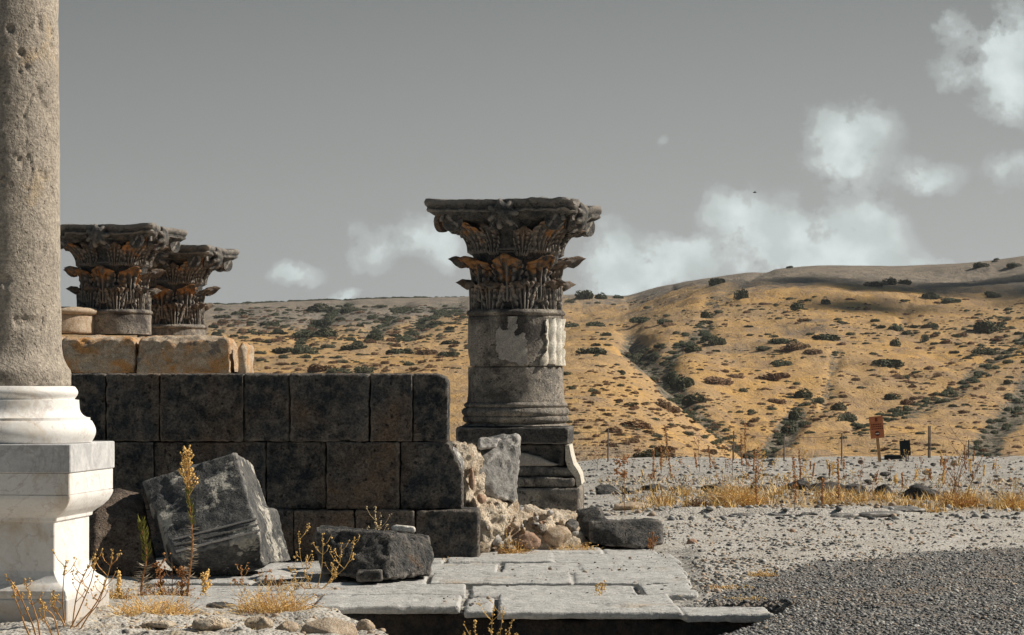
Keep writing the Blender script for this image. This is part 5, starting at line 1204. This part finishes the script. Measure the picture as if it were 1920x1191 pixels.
def fleabane(label, px, py, D, ytop, head, seed):
    rr = random.Random(seed); k = D / F; X = (px - CX) * k; z0 = gz1(X, D); b = Vector((X, D, z0)); top = P(px, ytop, D); t = empty('weed_plant', b, 0, label, 'plant', 'tall leafy weeds beside the tilted block')
    h = top.z - z0; st = MB(); pts = [b + Vector((.02 * math.sin(i * .7 + seed), 0, h * i / 10)) for i in range(11)]; st.tube(pts, .009, .003, 5); in_parent(st.build('stem', M['rust']), t)
    def at(q): i = min(9, int(q * 10)); return pts[i].lerp(pts[i + 1], q * 10 - i)
    ol, gl_, hd = MB(), MB(), MB(); top_l = .74 if head else 1.0
    for i in range(150):
        q = rr.uniform(.12, top_l); p = at(q); a = rr.uniform(0, 6.28); old = q < (.45 if not head else .5); L = (.06 if head else .085) * (1.15 - q * .45)
        o = Vector((math.cos(a), math.sin(a) * .7, 0)); 
        if old: e = p + o * L + Vector((0, 0, L * rr.uniform(-.2, .5))); mb = ol
        else: e = p + o * L * .55 + Vector((0, 0, L * rr.uniform(.6, 1.1))); mb = gl_
        mb.blade(p, e, .0045 if not old else .0028, o * L * .12)
    in_parent(ol.build('withered_leaf', M['oldleaf']), t); in_parent(gl_.build('leaf', M['green']), t)
    if head:
        for i in range(70):
            q = rr.uniform(.7, 1.0); p = at(q); a = rr.uniform(0, 6.28); L = rr.uniform(.03, .11) * (1.25 - q) * 2.2; e = p + Vector((math.cos(a) * L * .7, math.sin(a) * L * .5, L)); hd.tube([p, e], .0018, .0012, 3)
            for _ in range(3): hd.blob(p.lerp(e, rr.uniform(.6, 1)), rr.uniform(.006, .011))
        in_parent(hd.build('seed_head', M['straw']), t)
fleabane('short bright green spiky weed left of the tilted block', 270, 1112, 18.6, 978, False, 4)
fleabane('tall weed with a golden seed head before the tilted block', 356, 1112, 18.5, 848, True, 5)
for i, (x, y1, lb) in enumerate([(300, 1040, 'reddish low stalk between the two leafy weeds'), (322, 1030, 'dark thin stalk left of the tall leafy weed'), (386, 1060, 'orange low stalk right of the tall leafy weed'), (222, 1060, 'small pale stalk right of the marble pedestal'), (342, 1050, 'short rusty stalk at the foot of the tall leafy weed')]):
    weed(lb, x, 1112, 1112 - y1, ['bushy', 'twig', 'bushy', 'spike', 'bushy'][i], M[['rust', 'brown', 'straw', 'straw', 'rust'][i]], 'small stalks beside the leafy weeds', D=18.5)

# ------------------------------------------------------------------ fence
FD = 53.5; fk = FD / F
fence = empty('wire_fence', (5, FD, 0), 0, 'low wire fence with thin posts along the edge of the plateau', 'fence')
posts = [(1050, 800, 872), (1140, 803, 872), (1250, 812, 872), (1375, 808, 872), (1470, 815, 872), (1578, 813, 870), (1741, 799, 866), (1816, 825, 864), (1960, 800, 862)]
for (x, y0, y1) in posts:
    mb = MB(); X = (x - CX) * fk; z = gz1(X, FD) - .1; zt = H - (y0 - HY) * fk; mb.tube([(X, FD, z), (X + .005, FD, zt)], .016, .013, 6)
    if x == 1741: mb.tube([(X + .03, FD, z), (X + .035, FD, zt)], .012, .012, 5)
    in_parent(mb.build('post', M['metal']), fence)
for (off_, r_) in ((5, .0045), (40, .004)):
    mb = MB(); pts = []
    for (x, y0, y1) in posts:
        pts.append(((x - CX) * fk, FD - .015, H - (max(y0, 805) + off_ - 2 - HY) * fk))
    full = []
    for a, b in zip(pts, pts[1:]):
        for i in range(6): q = i / 6; full.append(tuple(Vector(a).lerp(Vector(b), q) - Vector((0, 0, .035 * math.sin(q * math.pi)))))
    full.append(pts[-1]); mb.tube(full, r_, r_, 3); in_parent(mb.build('wire', M['metal']), fence)

# ------------------------------------------------------------------ signs
def sign():
    D = 52.5; k = D / F; bX = (1650 - CX) * k; zb = gz1(bX, D); t = empty('warning_sign', (bX, D, zb), 0, 'leaning reddish warning sign with a no-entry mark on a wooden post', 'sign')
    rot = Matrix.Rotation(R(-5.5), 4, 'Y'); rot3 = rot.to_3x3()
    L = (862 - 814) * k; tx = lambda v: tuple(rot3 @ Vector(v))
    mb = MB(); mb.box(tx((0, .03, L * .62)), (.028, .025, L * .66), rot3); mb.build('post', M['wood'], t)
    c0 = L + 18 * k; W, Hh = 12.8 * k, 20.5 * k
    bm = MB(); bm.box(tx((0, -.008, c0)), (W, .008, Hh), rot3); bd = bm.build('panel', M['signred'], t)
    mk = MB()
    for r_ in range(3):
        xx = -W * .78
        rs_ = random.Random(r_ + 40)
        while xx < W * .74:
            wl = rs_.uniform(.012, .034); mk.box(tx((xx + wl / 2, -.019, c0 + Hh * (.26 - .2 * r_))), (wl / 2, .002, Hh * .045), rot3); xx += wl + .011
    for i in range(5): mk.box(tx((0 + .004 * (i % 2), -.019, c0 + Hh * (.56 + .075 * i))), ((.02, .028, .016, .026, .012)[i], .002, Hh * .028), rot3)
    mk.build('lettering', M['signmark'], bd)
    def disc(r, y, m, nm):
        b = MB(); n = 24; V = [tx((r * math.cos(i * 2 * math.pi / n), y, c0 - Hh * .58 + r * math.sin(i * 2 * math.pi / n))) for i in range(n)] + [tx((r * math.cos(i * 2 * math.pi / n), y + .006, c0 - Hh * .58 + r * math.sin(i * 2 * math.pi / n))) for i in range(n)]
        b.v = V; b.f = [tuple(range(n))[::-1], tuple(range(n, 2 * n))] + [(i, (i + 1) % n, (i + 1) % n + n, i + n) for i in range(n)]; b.build(nm, m, bd)
    disc(4.6 * k, -.024, M['signmark'], 'no_entry_disc')
    b = MB(); b.box(tx((0, -.028, c0 - Hh * .58)), (3.4 * k, .003, 1.0 * k), rot3); b.build('no_entry_bar', M['signwhite'], bd)
    # black board
    D = 52; k = D / F; X = (1699 - CX) * k; zb = gz1(X, D); t = empty('notice_board', (X, D, zb), 0, 'small black board on a short post right of the reddish sign', 'sign')
    r3 = Matrix.Rotation(R(-4), 3, 'Y'); mb = MB(); mb.box((0, .02, 6 * k), (.012, .012, 9 * k)); mb.box((.045, .02, 4 * k), (.007, .007, 6 * k)); mb.build('post', M['metal'], t)
    c0 = 24.5 * k; mb = MB(); mb.box((-.02, 0, c0), (9.8 * k, .012, 14.2 * k), r3); mb.box((-.03, 0, c0 + 15 * k), (.012, .01, 1.4 * k), r3); bd = mb.build('panel', M['signblack'], t)
    mb = MB(); tri = [(-3.5, -12), (-.5, -5.5), (2.2, -12)]
    for a, b in zip(tri, tri[1:] + tri[:1]): mb.tube([(a[0] * k, -.016, c0 + a[1] * k), (b[0] * k, -.016, c0 + b[1] * k)], .0035, .0035, 4)
    for (a, b) in (((3.2, -11.5), (4.4, -8)), ((4.4, -8), (5.6, -11.5)), ((-6.5, -11.5), (-5.8, -9.5))): mb.tube([(a[0] * k, -.016, c0 + a[1] * k), (b[0] * k, -.016, c0 + b[1] * k)], .003, .003, 4)
    mb.build('triangle_mark', M['signline'], bd)
sign()
pxrock('dark_box', [[(1658, 853, 53.5), (1698, 853, 53.5), (1698, 866, 53.5), (1658, 866, 53.5), (1658, 853, 53.9), (1698, 853, 53.9), (1698, 866, 53.9), (1658, 866, 53.9)]], M['signblack'], 'low black box on the ground between the sign post and the black board', 'box', voxel=.02, amp=.004, sc=5)

# ------------------------------------------------------------------ bird
def bird():
    c = P(1415, 361, 220); t = MB(); k = 220 / F
    body = [(0, 0), (.5, .12), (1, 0)]
    V, Fc = lathe([(.001, -.16), (.03, -.12), (.045, 0), (.03, .1), (.02, .14), (.001, .17)], 10, cap=False); V = np.array(V)[:, [2, 1, 0]]
    me = mesh_np('bird', V + np.array(c), Fc); mb = MB(); mb.v = [tuple(v) for v in V]; mb.f = [tuple(f) for f in Fc]
    b = empty('bird', c, 0, 'tiny dark bird flying above the clouds at centre right', 'bird'); mb.build('body', M['bird'], b, True)
    for s in (-1, 1):
        w_ = MB(); w_.v = [(.07, 0, .02), (-.07, 0, .02), (-.03, .16 * s, .07), (-.09, .33 * s, .03), (.02, .3 * s, .05), (.08, .15 * s, .08)]; w_.v += [(x, y, z - .008) for x, y, z in w_.v]
        w_.f = [(0, 1, 2, 3, 4, 5), (11, 10, 9, 8, 7, 6)] + [(i, i + 6, (i + 1) % 6 + 6, (i + 1) % 6) for i in range(6)]; w_.build('wing', M['bird'], b)
bird()

# ------------------------------------------------------------------ air
HAZE = 0.00005
bm = bmesh.new(); bmesh.ops.create_cube(bm, size=1, matrix=Matrix.Translation((0, 1780, 120)) @ Matrix.Diagonal((4600, 3760, 310, 1))); me = bpy.data.meshes.new('haze'); bm.to_mesh(me); bm.free()
hm_ = bpy.data.materials.new('haze'); hm_.use_nodes = True; t_ = hm_.node_tree; t_.nodes.clear()
vo_ = N(t_, 'ShaderNodeVolumePrincipled', ins={'Density': HAZE, 'Color': (.86, .92, 1, 1), 'Anisotropy': .2}); ou_ = N(t_, 'ShaderNodeOutputMaterial'); t_.links.new(vo_.outputs[0], ou_.inputs['Volume'])
tag(link('haze', me, hm_), kind='stuff')
bpy.context.view_layer.update()
